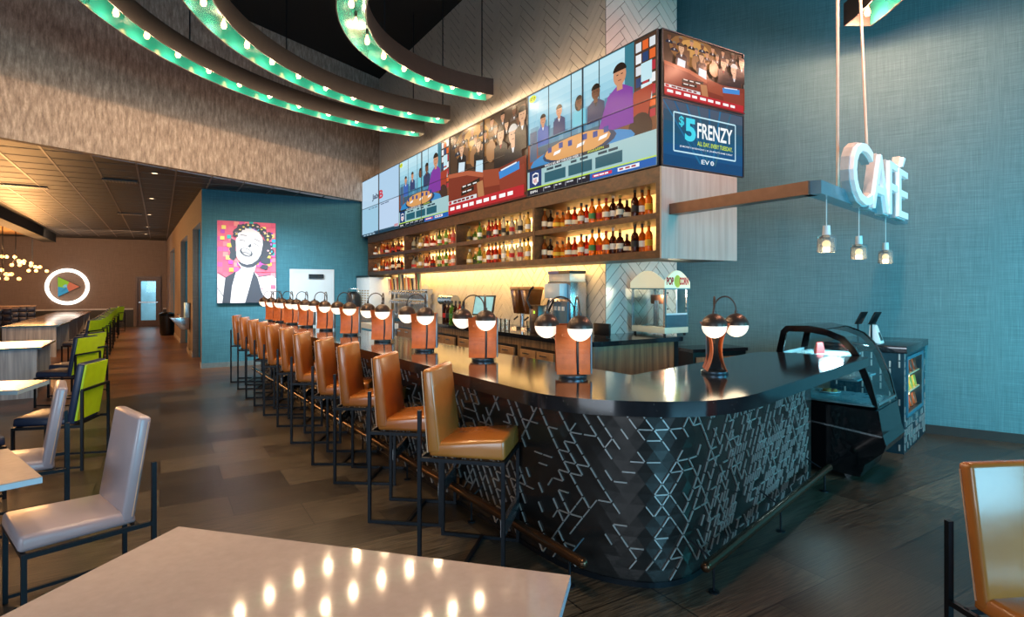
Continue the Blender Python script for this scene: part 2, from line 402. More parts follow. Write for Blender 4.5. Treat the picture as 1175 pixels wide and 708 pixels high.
class Canvas:
    """flat picture made of coloured polygons; x right, z up, each layer a hair nearer to the viewer (-y)"""
    def __init__(s, w, h, step=.0003): s.w = w; s.h = h; s.m = MB(); s.d = 0.0; s.step = step
    def P(s, x, y): return (x * s.w, -s.d, y * s.h)
    def poly(s, pts, col):
        s.d += s.step; pts = [(min(1, max(0, x)), min(1, max(0, y))) for x, y in pts]; s.m.face([s.P(x, y) for x, y in pts], col); return s
    def rect(s, x0, y0, x1, y1, col): return s.poly([(x0, y0), (x1, y0), (x1, y1), (x0, y1)], col)
    def ell(s, cx, cy, rx, ry, col, n=18, a0=0, a1=2 * pi, rot=0):
        pts = []
        for k in range(n):
            a = a0 + (a1 - a0) * k / (n if a1 - a0 > 6.2 else n - 1); x = rx * cos(a); y = ry * sin(a)
            pts.append((cx + x * cos(rot) - y * sin(rot), cy + x * sin(rot) + y * cos(rot)))
        return s.poly(pts, col)
    def line(s, x0, y0, x1, y1, t, col):
        dx, dy = (x1 - x0) * s.w, (y1 - y0) * s.h; L = hypot(dx, dy) or 1
        nx, ny = -dy / L * t / s.w, dx / L * t / s.h
        return s.poly([(x0 - nx, y0 - ny), (x1 - nx, y1 - ny), (x1 + nx, y1 + ny), (x0 + nx, y0 + ny)], col)
    def frame(s, x0, y0, x1, y1, t, col):
        for a in ((x0, y0, x1, y0), (x0, y1, x1, y1), (x0, y0, x0, y1), (x1, y0, x1, y1)): s.line(*a, t, col)
        return s
    def text(s, txt, x0, y0, x1, y1, col, bold=0.0):
        V, Fs = text_geo(txt, 0, bold); s.d += s.step
        for f in Fs: s.m.face([s.P(x0 + V[i][0] * (x1 - x0), y0 + V[i][1] * (y1 - y0)) for i in f], col)
        return s
    def words(s, x0, y0, x1, y1, col, n=5, seed=1):
        r = random.Random(seed); x = x0; tot = (x1 - x0) / n
        for i in range(n):
            ww = tot * r.uniform(.6, .88); s.rect(x, y0, x + ww, y1, col); x += tot
        return s
    def build(s, name, m, parent): return s.m.build(name, m, parent, smooth=False)

def screen_mat(name, strength):
    m, N, L, b = nodes_mat(name)
    a = N.new('ShaderNodeAttribute'); a.attribute_name = 'Col'
    b.inputs['Base Color'].default_value = (.008, .008, .008, 1); b.inputs['Roughness'].default_value = .22; b.inputs['Specular IOR Level'].default_value = .08
    L.new(a.outputs['Color'], b.inputs['Emission Color']); b.inputs['Emission Strength'].default_value = strength
    return m
def print_mat(name, rough=.6):
    m, N, L, b = nodes_mat(name)
    a = N.new('ShaderNodeAttribute'); a.attribute_name = 'Col'
    L.new(a.outputs['Color'], b.inputs['Base Color']); b.inputs['Roughness'].default_value = rough; return m
screen = screen_mat('screen_picture', .84); printed = print_mat('printed_picture')
# ================================================================ THE SETTING
m = MB(); m.face([(-30, -6, 0), (10, -6, 0), (10, 30, 0), (-30, 30, 0)]); struct(m.build('floor', plank_floor, smooth=False))
NW = 4.5                                  # n of the tiled back-bar wall face
SCOL = 5.228                              # s of the tiled column's side face
ZL, ZH = 3.67, 6.66

def herring(w_, k, x0, x1, y0, y1, gap=.007, th=.005):
    b = MB(); R = Matrix.Rotation(pi / 4, 4, 'Z'); ext = (abs(x1 - x0) + abs(y1 - y0))
    cx, cy = (x0 + x1) / 2, (y0 + y1) / 2; n = int(ext / w_) + 2 * k
    rad2 = hypot(x1 - x0, y1 - y0) / 2 + k * w_
    def add(a0, b0, a1, b1):
        c = R @ Vector(((a0 + a1) / 2 * w_, (b0 + b1) / 2 * w_, 0))
        if abs(c.x) > (x1 - x0) / 2 + k * w_ or abs(c.y) > (y1 - y0) / 2 + k * w_: return
        g = gap / 2; q = [R @ Vector(p) for p in ((a0 * w_ + g, b0 * w_ + g, 0), (a1 * w_ - g, b0 * w_ + g, 0), (a1 * w_ - g, b1 * w_ - g, 0), (a0 * w_ + g, b1 * w_ - g, 0))]
        lo = [b.bm.verts.new((p.x + cx, 0, p.y + cy)) for p in q]; hi = [b.bm.verts.new((cx + p.x + (c.x - p.x) * .02, -th, cy + p.y + (c.y - p.y) * .02)) for p in q]
        b.bm.faces.new(hi)
        for i in range(4): b.bm.faces.new([lo[i], lo[(i + 1) % 4], hi[(i + 1) % 4], hi[i]])
    for i in range(-n, n):
        for j in range(-n // (2 * k) - 1, n // (2 * k) + 2):
            add(i + 2 * k * j, i, i + 2 * k * j + k, i + 1)
            add(i, i - 2 * k + 1 - 2 * k * j, i + 1, i - k + 1 - 2 * k * j)
    for co, no in (((x0, 0, 0), (-1, 0, 0)), ((x1, 0, 0), (1, 0, 0)), ((0, 0, y0), (0, 0, -1)), ((0, 0, y1), (0, 0, 1))):
        bmesh.ops.bisect_plane(b.bm, geom=b.bm.verts[:] + b.bm.edges[:] + b.bm.faces[:], plane_co=co, plane_no=no, clear_outer=True)
    return b

SL = 14.2
wl = W(NW, SL)
m = MB(); m.box(0, SL - SCOL, 0, .12, 0, ZH); g = struct(m.build('wall_back_bar', grout, loc=(wl[0], wl[1], 0), rz=atan2(-UY, -UX), smooth=False))
t_ = herring(.105, 4, 0, SL - SCOL, 0, ZH).build('wall_tiles', cream_tile, g, smooth=False)
wc = W(NW, SCOL)
m = MB(); m.box(0, 1.19, 0, .5, 0, ZH); g = struct(m.build('wall_column', grout, loc=(wc[0], wc[1], 0), rz=AV, smooth=False))
herring(.105, 4, 0, 1.19, 0, ZH).build('wall_tiles', cream_tile, g, smooth=False)

# teal wall with the picture and door ; corridor wall ; far wall
BW = (-6.34, 11.75)
m = MB(); m.box(0, 4.6, 0, .18, 0, ZL); struct(m.build('wall_teal_hall', teal_wall2, loc=(BW[0], BW[1], 0), rz=AV, smooth=False))
m = MB(); m.box(0.0, 4.2, -.012, 0, 0, .1); struct(m.build('baseboard_teal_hall', mat('grey_baseboard', '#5d6a6c', .5), loc=(BW[0], BW[1], 0), rz=AV, smooth=False))
cdir = Vector((-8.56, 13.05)); cl = cdir.length; ca = atan2(cdir.y, cdir.x)      # to (-14.9, 24.8)
m = MB()
ops = [(.22, 2.16), (3.8, 6.4), (9.6, 12.5)]
edges = [0] + [v for o_ in ops for v in o_] + [cl]
for a, b_ in zip(edges[::2], edges[1::2]): m.box(a, b_, -.12, 0, 0, 3.02)
m.box(0, cl, -.12, 0, 3.02, ZL)
cw = struct(m.build('wall_corridor', brown_wall, loc=(BW[0], BW[1], 0), rz=ca, smooth=False))
m = MB()
for a, b_ in ops:
    m.box(a, a + .02, -1.6, -.121, 0, 3.02); m.box(b_ - .02, b_, -1.6, -.121, 0, 3.02); m.box(a, b_, -1.65, -1.6, 0, 3.02); m.box(a, b_, -1.6, -.121, 3.02, 3.05)
struct(m.build('wall_alcove', teal_wall2, loc=(BW[0], BW[1], 0), rz=ca, smooth=False))
m = MB()
for a, b_ in zip(edges[::2], edges[1::2]): m.box(a, b_, 0, .015, 0, .11)
struct(m.build('baseboard_corridor', mat('pale_baseboard', '#8a8078', .5), loc=(BW[0], BW[1], 0), rz=ca, smooth=False))
FC = (-14.9, 24.8); FA = atan2(.43, .9)
m = MB()
DX0, DX1 = -1.12, -.2                      # door opening along the far wall (from the corner, leftwards)
m.box(-16, DX0, 0, .2, 0, ZL + .3); m.box(DX1, 1.2, 0, .2, 0, ZL + .3); m.box(DX0, DX1, 0, .2, 2.12, ZL + .3)
struct(m.build('wall_far', brown_wall, loc=FC + (0,), rz=FA, smooth=False))
m = MB(); m.box(-16, DX0 - .08, -.02, 0, 0, .72); m.box(DX1 + .08, 0, -.02, 0, 0, .72); struct(m.build('trim_1', mat('black_wainscot', '#0e0d0e', .5), loc=FC + (0,), rz=FA, smooth=False))
m = MB(); m.box(-16, DX0 - .08, -.05, 0, .72, .78); m.box(DX1 + .08, 0, -.05, 0, .72, .78); struct(m.build('trim_2', mat('pale_chair_rail', '#a8a4a2', .5), loc=FC + (0,), rz=FA, smooth=False))
frame_brown = mat('brown_door_frame', '#4a3a38', .4)
m = MB(); m.box(DX0, DX0 + .07, -.06, .2, 0, 2.12); m.box(DX1 - .07, DX1, -.06, .2, 0, 2.12); m.box(DX0 + .07, DX1 - .07, -.06, .2, 2.04, 2.12)
d = struct(m.build('door_1', frame_brown, loc=FC + (0,), rz=FA, smooth=False), 'glazed exit door with brown frame and push bar at the hall end')
m = MB(); a, b_ = DX0 + .07, DX1 - .07
m.box(a, a + .12, .0, .05, 0, 2.04); m.box(b_ - .12, b_, .0, .05, 0, 2.04); m.box(a + .12, b_ - .12, 0, .05, 1.92, 2.04); m.box(a + .12, b_ - .12, 0, .05, 0, .26)
dl = m.build('door_leaf', frame_brown, d, smooth=False)
m = MB(); m.box(a + .12, b_ - .12, .02, .03, .26, 1.92); m.build('door_pane', clear_glass, dl, smooth=False)
m = MB(); m.box(a + .04, b_ - .04, -.05, -.01, 1.0, 1.05); m.build('push_bar', chrome, dl, smooth=False)
ext = MB(); ext.box(-3.2, 1, 2.2, 2.3, -.1, 4); struct(ext.build('wall_outside', mat('pale_outdoor_wall', '#9cc4d4', .8, noise=.3, nscale=1.2), loc=FC + (0,), rz=FA, smooth=False))  # added pale backdrop standing in for the bright outdoors behind the glass
light('outdoor_daylight', 'AREA', (-15.6, 25.6, 3.2), 120, (.8, .93, 1), 1.6, (-16.3, 26.4, 1.2), 1.2)

# low hall ceiling with tee grid
bd = Vector((3.3, 5.63)).normalized(); ba = atan2(bd.y, bd.x); B0 = Vector((-6.8, 7.64)) - bd * 6.5; B1 = Vector((-3.05, 14.04))
m = MB(); m.face([(B0.x, B0.y, ZL), (-30, B0.y - 3, ZL), (-30, 27, ZL), (0, 27, ZL), (B1.x, B1.y + 1, ZL)]); struct(m.build('ceiling_low', ceiling_tile, smooth=False))
m = MB(); n0 = -.9
def clip_line(n, s0, s1):
    pts = []
    return W(n, s0), W(n, s1)
def right_of(p):      # positive on the high-ceiling side of the bulkhead
    return (p[0] - B0.x) * bd.y - (p[1] - B0.y) * bd.x
k = 0
for i in range(-5, 9):
    n = -.9 + .57 * i
    ss = [s for s in [x * .1 for x in range(0, 280)] if right_of(W(n, s)) < 0 and not (n > .7 and s > 13.4)]
    if not ss or n < -3.3: continue
    a, b_ = W(n, max(min(ss), 4)), W(n, max(ss)); m.bar((a[0], a[1], ZL - .003), (b_[0], b_[1], ZL - .003), .028, .008)
struct(m.build('ceiling_tee_rails', tee_bar, smooth=False))
m = MB()
for j in range(8, 46):
    s = .6 * j
    nn = [n for n in [x * .05 for x in range(-66, 60)] if right_of(W(n, s)) < 0]
    if not nn: continue
    a, b_ = W(min(nn), s), W(min(max(nn), .9 if s > 13.5 else 9), s)
    m.bar((a[0], a[1], ZL - .002), (b_[0], b_[1], ZL - .002), .02, .006)
struct(m.build('ceiling_cross_rails', mat('dim_tee_bar', '#6a5c50', .5), smooth=False))
# dark drop beam
m = MB(); m.box(-3.75, -3.35, 6, 27.5, 3.36, ZL - .001); struct(m.build('ceiling_beam', black_ceiling, rz=AV, smooth=False))
struct(MB().box(-12, -3.76, 6, 27.5, 3.6, 3.62).build('ceiling_panel', mat('tan_ceiling_panel', '#9a7448', .6, noise=.1), rz=AV, smooth=False))
# bulkhead and high ceiling
m = MB(); m.box(0, (B1 - B0).length, 0, .14, ZL - .02, ZH); struct(m.build('wall_bulkhead', bulk_paper, loc=(B0.x, B0.y, 0), rz=ba, smooth=False))
m = MB(); m.face([(-14, -7, ZH), (10, -7, ZH), (10, 18, ZH), (-14, 18, ZH)]); struct(m.build('ceiling', black_ceiling, smooth=False))
# right teal wall
RW = (1.55, 8.535)
m = MB(); m.box(0, 10.5, 0, .15, 0, ZH); struct(m.build('wall_teal_cafe', teal_wall, loc=RW + (0,), rz=AW, smooth=False))
m = MB(); m.box(0, 10.5, -.014, 0, 0, .1); struct(m.build('baseboard_cafe', dark_trim, loc=RW + (0,), rz=AW, smooth=False))
# side door in the teal hall wall
m = MB(); m.box(1.70, 1.76, -.03, 0, 0, 2.06); m.box(2.6, 2.66, -.03, 0, 0, 2.06); m.box(1.76, 2.6, -.03, 0, 2.0, 2.06)
pale_door = mat('pale_door_paint', '#b9c0c4', .45, noise=.06, nscale=2)
d = struct(m.build('door_2', pale_door, loc=BW + (0,), rz=AV, smooth=False), 'pale door in the teal wall behind the bar')
m = MB(); m.box(1.76, 2.6, -.018, 0, 0.01, 2.0); dl = m.build('door_leaf', pale_door, d, smooth=False)
m = MB(); m.box(2.1, 2.42, -.07, -.02, 1.86, 1.95); m.build('door_closer', black_plastic, dl, smooth=False)

# small ceiling fittings in the hall
air_metal = mat('vent_metal', '#8f8478', .5)
def vent(px, py, lw, label):
    x, y = G_up(px, py, ZL); o = thing('ceiling_vent', label, 'vent', (x, y, ZL - .03), AV, 'slot vents in the low ceiling')
    m = MB(); m.box(-lw / 2, lw / 2, -.14, .14, .006, .028); m.build('backing', black_plastic, o, smooth=False)
    m = MB()
    for i in range(int(lw / .05)): m.box(-lw / 2 + .05 * i, -lw / 2 + .05 * i + .02, -.13, .13, 0, .006)
    m.build('louvre', air_metal, o, smooth=False)
def G_up(px, py, z):
    Y = (z - CH) * F / (HY - py); return ((px - HX) / F * Y, Y)
vent(138, 207, .55, 'slot air vent in the dark ceiling nearest the striped wallpaper bulkhead')
vent(149, 245, .55, 'slot air vent farther down the dark hall ceiling')
vent(22, 213, .9, 'long slot air vent in the orange-lit part of the ceiling')
for i, (px, py) in enumerate([(177.5, 198.5), (174, 227.5), (171.5, 246), (169.5, 260), (167.5, 268.5), (167.3, 276)]):
    x, y = G_up(px, py, ZL)
    o = thing('recessed_light', ['nearest recessed downlight in the dark hall ceiling', 'second recessed downlight from the bulkhead in the hall ceiling', 'third recessed downlight from the bulkhead in the hall ceiling', 'fourth recessed downlight from the bulkhead in the hall ceiling', 'fifth recessed downlight from the bulkhead in the hall ceiling', 'farthest recessed downlight, over the exit door'][i], 'light', (x, y, ZL - .01), AV, 'row of recessed hall downlights')
    MB().lathe([(.05, .009), (.085, .009), (.085, 0), (.05, 0), (.05, .009)], seg=16).build('trim_ring', tee_bar, o)
    MB().lathe([(.0, .004), (.049, .004)], seg=16).build('lens', mat('downlight_lens', '#fff0dc', .4, emit='#ffdcae', estr=3), o)

# ================================================================ THE BAR
bar_outer = smooth_path([(-4.93, 10.5), (.062, 3.27), (.15, 3.155), (.26, 3.065), (.404, 2.993), (.586, 2.945), (.81, 2.925), (1.05, 2.965), (1.292, 3.107), (1.56, 3.365), (2.98, 4.8)], 6)
bar_inner = [(2.36, 5.2), (2.22, 5.21), (.793, 3.805), (-4.23, 10.98)]
m = MB(); m.prism(bar_outer + bar_inner, .99, 1.07, bev=.006)
tag(m.build('bar_countertop', granite, smooth=True), 'long dark granite countertop of the L-shaped bar, globe lamps standing on it', 'countertop')
pan = smooth_path([(-4.58, 10.5), (.18, 3.56), (.33, 3.385), (.47, 3.28), (.61, 3.21), (.784, 3.175), (.96, 3.23), (1.116, 3.37), (2.574, 4.97)], 6)
def offset_path(P, d):
    out = []
    for i, p in enumerate(P):
        a = P[max(i - 1, 0)]; b = P[min(i + 1, len(P) - 1)]; t = Vector((b[0] - a[0], b[1] - a[1])).normalized()
        out.append((p[0] - t.y * d, p[1] + t.x * d))
    return out
bar = thing('bar', 'L-shaped bar body clad in dark metal with raised maze-like strips', 'bar', (.78, 3.4, 0))
cum = [0]
for a, b in zip(pan, pan[1:]): cum.append(cum[-1] + hypot(b[0] - a[0], b[1] - a[1]))
def at_s(s, out=0.0):
    s = min(max(s, 0), cum[-1] - 1e-4)
    i = max(j for j in range(len(cum)) if cum[j] <= s); i = min(i, len(pan) - 2)
    f = (s - cum[i]) / (cum[i + 1] - cum[i]); a, b = pan[i], pan[i + 1]
    def tg(j):
        a_ = pan[max(j - 1, 0)]; b_ = pan[min(j + 1, len(pan) - 1)]; return Vector((b_[0] - a_[0], b_[1] - a_[1])).normalized()
    t = (tg(i) * (1 - f) + tg(i + 1) * f).normalized() if cum[i + 1] - cum[i] < .6 else Vector((b[0] - a[0], b[1] - a[1])).normalized()
    return Vector((a[0] + (b[0] - a[0]) * f + t.y * out - .78, a[1] + (b[1] - a[1]) * f - t.x * out - 3.4))
inner_p = [(-4.3, 10.7), (.62, 3.62), (.78, 3.52), (.95, 3.55), (2.36, 5.12)]
m = MB(); m.prism([(p[0] - .78, p[1] - 3.4) for p in pan] + [(p[0] - .78, p[1] - 3.4) for p in inner_p[::-1] if True], 0, .99)
m.build('carcass', black_plastic, bar, smooth=False)
# facets
rr = random.Random(3); CW, RHT = .088, .0598; nr = 16; nc = int(cum[-1] / CW)
m = MB(); vg = {}
for r in range(nr + 1):
    for c in range(nc + 1):
        s = c * CW + (r % 2) * CW / 2; 
        if c == nc: s = cum[-1]
        if c == 0: s = 0
        p = at_s(s, .007 + rr.uniform(0, .003)); vg[r, c] = m.v((p.x, p.y, .03 + r * RHT))
for r in range(nr):
    for c in range(nc):
        a, b, d_, e = vg[r, c], vg[r, c + 1], vg[r + 1, c + 1], vg[r + 1, c]
        if r % 2 == 0: m.bm.faces.new([a, b, e]); m.bm.faces.new([b, d_, e])
        else: m.bm.faces.new([a, b, d_]); m.bm.faces.new([a, d_, e])
m.build('cladding', panel_dark, bar, smooth=False)
m = MB(); m2 = MB()
def strip(mm, s0, z0, s1, z1, wd, th):
    a = at_s(s0, .014); b = at_s(s1, .014); A = Vector((a.x, a.y, z0)); B = Vector((b.x, b.y, z1)); q = at_s(s0, .014 + th); nrm = Vector((q.x - a.x, q.y - a.y, 0)).normalized()
    mm.bar(A, B, wd, th * 2, up=nrm)
chain = {}
for r in range(nr + 1):
    z = .03 + r * RHT
    for c in range(nc):
        s = c * CW + (r % 2) * CW / 2
        if s < .06 or s + CW > cum[-1] - .03: continue
        mid = min(1, max(0, (s / cum[-1] - .70) / .14)); k2 = 2 * c + (r % 2)
        if r > 0 and rr.random() < .23: strip(m, s + .008, z, s + CW - .008, z, .0065, .004)
        if r < nr:
            for dr, p_ in ((1, .07 + .30 * mid), (-1, .37 - .29 * mid)):
                for half in ((0,) if mid < .75 else (0, 1)):
                    key = (dr, k2 - dr * r, half); on = chain.get(key, False)
                    on = rr.random() < (.66 if on else p_ * (.8 if half else 1)); chain[key] = on
                    o_ = half * CW * .5
                    if on: strip(m, s + o_ + dr * .003, z + .004, s + o_ + dr * (CW / 2 - .003), z + RHT - .004, .0065, .004)
o = m.build('raised_strips', inlay_metal, bar, smooth=False); o['kind'] = 'stuff'
m = MB(); m.prism([(p[0] - .78, p[1] - 3.4) for p in offset_path(pan, -.02)] + [(p[0] - .78, p[1] - 3.4) for p in pan[::-1]], 0, .03); m.build('kick_strip', black_steel, bar, smooth=False)
# foot rails
def rail(name, pts, posts, label, inward):
    o = thing(name, label, 'foot rail', (pts[0][0], pts[0][1], 0), 0, 'bronze foot rails round the bar')
    bx, by = pts[0]
    MB().tube([(x - bx, y - by, .17) for x, y in pts], .029, 12).build('tube', bronze_steel, o)
    e0, e1 = pts[0], pts[-1]
    for e in (e0, e1): MB().sphere((e[0] - bx, e[1] - by, .17), .0295, 12, n=6).build('end_cap', bronze_steel, o)
    for t in posts:
        x = e0[0] + (e1[0] - e0[0]) * t - bx; y = e0[1] + (e1[1] - e0[1]) * t - by
        m = MB(); m.cyl((x, y, 0), (x, y, .16), .007, seg=8); m.lathe([(0, 0), (.03, 0), (.03, .006), (.008, .01)], (x, y, 0), 12)
        m.cyl((x, y, .17), (x + inward[0], y + inward[1], .24), .006, seg=6); m.build('bracket', black_steel, o)
rail('foot_rail', [(.38, 3.09), (-4.75, 10.55)], [.012, .13, .25, .37, .5, .63, .76, .9], 'long bronze foot rail running under the row of bar stools', (.085, .06))
rail('foot_rail', [(1.03, 3.05), (2.61, 4.74)], [.04, .5, .95], 'short bronze foot rail along the cafe end of the bar', (-.1, .1))

# ================================================================ BAR STOOLS
def cushion(m, P, bev=.02): m.hexa(P, bev, 3)
def make_stool():
    o = thing('bar_stool', '', 'bar stool', (0, 0, 0), 0, 'tan leather stools in a row along the bar')
    m = MB(); m.hexa([(-.22, -.205, .645), (.25, -.21, .645), (.25, .21, .645), (-.22, .205, .645), (-.21, -.195, .725), (.245, -.2, .77), (.245, .2, .77), (-.21, .195, .725)], .022, 3); m.build('seat', tan_leather, o)
    m = MB(); m.hexa([(-.225, -.205, .66), (-.14, -.205, .66), (-.14, .205, .66), (-.225, .205, .66), (-.262, -.2, 1.16), (-.2, -.2, 1.165), (-.2, .2, 1.165), (-.262, .2, 1.16)], .02, 3); b = m.build('backrest', tan_leather, o)
    for s in (-1, 1): MB().bar((-.222, s * .206, .67), (-.262, s * .201, 1.15), .005).build('piping', stitch, b, smooth=False)
    y = .215; a = .021
    for s in (-1, 1):
        MB().bar((-.27, s * y, 0), (-.27, s * y, .92), a).build('leg', black_steel, o, smooth=False)
        MB().bar((.24, s * y, 0), (.24, s * y, .645), a).build('leg', black_steel, o, smooth=False)
        MB().bar((-.26, s * y, .012), (.23, s * y, .012), a).build('side_rail', black_steel, o, smooth=False)
    m = MB(); m.box(-.28, .25, -y - .01, -y + .01, .62, .642); m.box(-.28, .25, y - .01, y + .01, .62, .642); m.box(-.28, -.26, -y, y, .62, .642); m.box(.23, .25, -y, y, .62, .642); m.build('seat_frame', black_steel, o, smooth=False)
    MB().bar((0, -y, .012), (0, y, .012), a).build('stretcher', black_steel, o, smooth=False)
    MB().box(.225, .25, -y, y, .21, .3).build('footrest', chrome, o, smooth=False)
    return o
stool0 = make_stool()
# near rear posts on the floor
SP = [(-.55, 3.42), (-1.0, 4.04), (-1.49, 4.84), (-1.85, 5.34), (-2.33, 6.08), (-2.77, 6.8), (-3.19, 7.4), (-3.58, 8.0), (-3.95, 8.55), (-4.43, 9.3), (-4.88, 9.99)]
for i, (x, y) in enumerate(SP):
    o = stool0 if i == 0 else copy_tree(stool0)
    a = radians([-12, -8, -4, 0, 2, 5, 6, 8, 9, 10, 11][i])
    cx = x + .27 * cos(a) - .215 * sin(a); cy = y + .27 * sin(a) + .215 * cos(a)
    lab = ('tan leather bar stool nearest the camera, by the rounded end of the bar' if i == 0 else
           'tan leather bar stool at the far end of the row, beside the teal wall' if i == 10 else
           '%s tan leather bar stool, counting from the near end of the bar' % ORD[i])
    place(o, cx, cy, 0, a, lab)

# ================================================================ GLOBE LAMPS ON THE BAR
def make_lamp():
    o = thing('globe_lamp', '', 'lamp', (0, 0, 0), 0, 'twin-globe leather lamps along the bar')
    MB().lathe([(0, 0), (.088, 0), (.09, .006), (.09, .018), (.075, .026), (0, .028)], seg=28).build('base', mat('lamp_base_steel', '#46525c', .3, .8), o)
    for x0, x1 in ((-.107, .02), (.036, .107)):
        for sy in (-1, 1):
            m = MB(); n = 10; rows = []
            for i in range(n + 1):
                t = i / n; z = .028 + t * .315; y = .026 + .042 * (2 * t - .9) ** 2; fl = .004 * t
                rows.append((z, y * sy, fl))
            for (z0, y0, f0), (z1, y1, f1) in zip(rows, rows[1:]):
                fx = lambda x, f: x + (f * 1.3 if x > 0.1 else (-f * 1.3 if x < -.1 else 0))
                th = .005 * sy
                m.hexa([(fx(x0, f0), y0, z0), (fx(x1, f0), y0, z0), (fx(x1, f0), y0 + th, z0), (fx(x0, f0), y0 + th, z0), (fx(x0, f1), y1, z1), (fx(x1, f1), y1, z1), (fx(x1, f1), y1 + th, z1), (fx(x0, f1), y1 + th, z1)])
            m.build('leather_panel', orange_leather, o, doubles=True)
    MB().box(.022, .034, -.045, .045, .028, .335).build('fin', black_steel, o, smooth=False)
    MB().box(.112, .12, -.04, .04, .028, .34).build('side_plate', mat('grey_blue_plate', '#6d8596', .35, .5), o, smooth=False)
    V, Fs = text_geo('EV'); m = MB()
    for f in Fs: m.face([(-.075 + V[i][0] * .075, -.0535, .27 + V[i][1] * .026) for i in f])
    V, Fs = text_geo('O')
    for f in Fs: m.face([(.06 + V[i][0] * .028, -.0535, .27 + V[i][1] * .026) for i in f])
    m.build('embossed_letters', mat('embossed_leather', '#c9784a', .5), o, smooth=False)
    def globe(c, arc):
        g = MB(); g.sphere(c, .078, 24, z0=-1, z1=.06, n=10); gg = g.build('globe', opal, o)
        d = MB(); d.sphere(c, .082, 24, z0=.03, z1=.999, n=8); d.lathe([(.0, .082), (.013, .082), (.011, .1), (0, .1)], c, 10); d.build('dome', dome_metal, gg)
        MB().tube(arc, .0055, 8).build('arm', dome_metal, gg)
    ca_ = (-.165, .03, .33)
    arc = [(-.165 + .088 * (1 - cos(pi * k / 12)), .03 - .0025 * k, .425 + .095 * sin(pi * k / 12)) for k in range(13)]
    arc = arc + [(arc[-1][0], arc[-1][1], .2)]
    globe(ca_, arc)
    cb_ = (.03, -.145, .325)
    arc = [(.03 - .0015 * k, -.145 + .075 * (1 - cos(pi * k / 12)), .42 + .1 * sin(pi * k / 12)) for k in range(13)] + [(.012, .005, .2)]
    globe(cb_, arc)
    pl = bpy.data.lights.new('lamp_glow', 'POINT'); pl.energy = .9; pl.color = (1, .78, .5); pl.shadow_soft_size = .09
    for (x, y, z) in ((-.165, .03, .22), (.03, -.145, .215)):
        q = bpy.data.objects.new('lamp_glow', pl); C.objects.link(q); q.parent = o; q.location = (x, y, z)
    return o
lamp0 = make_lamp()
LP = [(820, 428.5, 80), (657, 433, 0), (554, 413.5, 0), (487, 402.5, 0), (439, 392, 0), (402, 384.5, 0), (374, 379, 0), (352, 375, 0), (335, 372, 0), (322, 369.7, 0), (313, 368.2, 0)]
for i, (px, py, a) in enumerate(LP):
    o = lamp0 if i == 0 else copy_tree(lamp0); x, y = G(px, py, 1.07)
    lab = ('twin-globe lamp standing alone on the cafe end of the bar, seen edge-on' if i == 0 else
           'nearest twin-globe leather lamp on the long side of the bar' if i == 1 else
           'farthest twin-globe leather lamp, at the teal wall end of the bar' if i == 10 else
           '%s twin-globe leather lamp from the near end of the long bar' % ORD[i - 1])
    place(o, x, y, 1.07, radians(a), lab)

# ================================================================ BACK BAR
ZB = 1.10
bb = thing('back_counter', 'wood-fronted back bar counter with dark rounded top under the tiled wall', 'counter', W(3.7, 4.6) + (0,), AV)
def loc_ns(n, s): return (n - 3.7, s - 4.6)
top = [loc_ns(3.62, 13.2), loc_ns(3.62, 4.72)] + [loc_ns(3.84 - .22 * cos(a), 4.72 - .22 * sin(a)) for a in [pi / 2 * k / 6 for k in range(1, 7)]] + [loc_ns(5.0, 4.5), loc_ns(5.0, SCOL - .01), loc_ns(NW - .01, SCOL - .01), loc_ns(NW - .01, 13.2)]
MB().prism(top, ZB - .05, ZB, bev=.004).build('countertop', granite, bb)
inn = [loc_ns(3.66, 13.2), loc_ns(3.66, 4.74)] + [loc_ns(3.86 - .2 * cos(a), 4.74 - .2 * sin(a)) for a in [pi / 2 * k / 6 for k in range(1, 7)]] + [loc_ns(4.95, 4.54), loc_ns(4.95, SCOL - .02), loc_ns(NW - .02, SCOL - .02), loc_ns(NW - .02, 13.2)]
MB().prism(inn, .08, ZB - .05).build('body', walnut_v, bb)
MB().box(*loc_ns(4.9, 0)[:1], loc_ns(4.96, 0)[0], -.07, .02, 0, ZB - .05).build('end_post', black_plastic, bb, smooth=False)
for i, s in enumerate([5.4 + .82 * k for k in range(9)]):
    x = -.05
    MB().box(x, x + .02, s - 4.6 - .36, s - 4.6 + .36, .1, ZB - .14).build('recess', black_plastic, bb, smooth=False)  # flat black board; the dark of the open shelves is put into its colour
    for j in (0, 1):
        y0 = s - 4.6 - .34 + j * .35
        dr = MB().box(x - .03, x - .002, y0, y0 + .33, .62, ZB - .17, .004).build('drawer', mat('tan_drawer', '#a87a4e', .5, noise=.15), bb, smooth=False)
        MB().bar((x - .055, y0 + .1, ZB - .21), (x - .055, y0 + .23, ZB - .21), .012).build('drawer_handle', chrome, dr, smooth=False)
# low service counter
sv = thing('service_counter', 'low black service counter with wooden doors beside the teal cafe wall', 'counter', (2.2, 6.98, 0), atan2(.3, .87))
MB().box(-.02, .8, -.02, .42, .86, .9).build('countertop', granite, sv, smooth=False)
MB().box(0, .78, 0, .4, 0, .86).build('body', black_plastic, sv, smooth=False)
for k in range(3):
    d = MB().box(.03 + .25 * k, .26 + .25 * k, -.02, 0, .12, .8).build('cabinet_door', walnut_v, sv, smooth=False)
    MB().bar((.235 + .25 * k, -.035, .6), (.235 + .25 * k, -.035, .74), .012).build('door_handle', chrome, d, smooth=False)

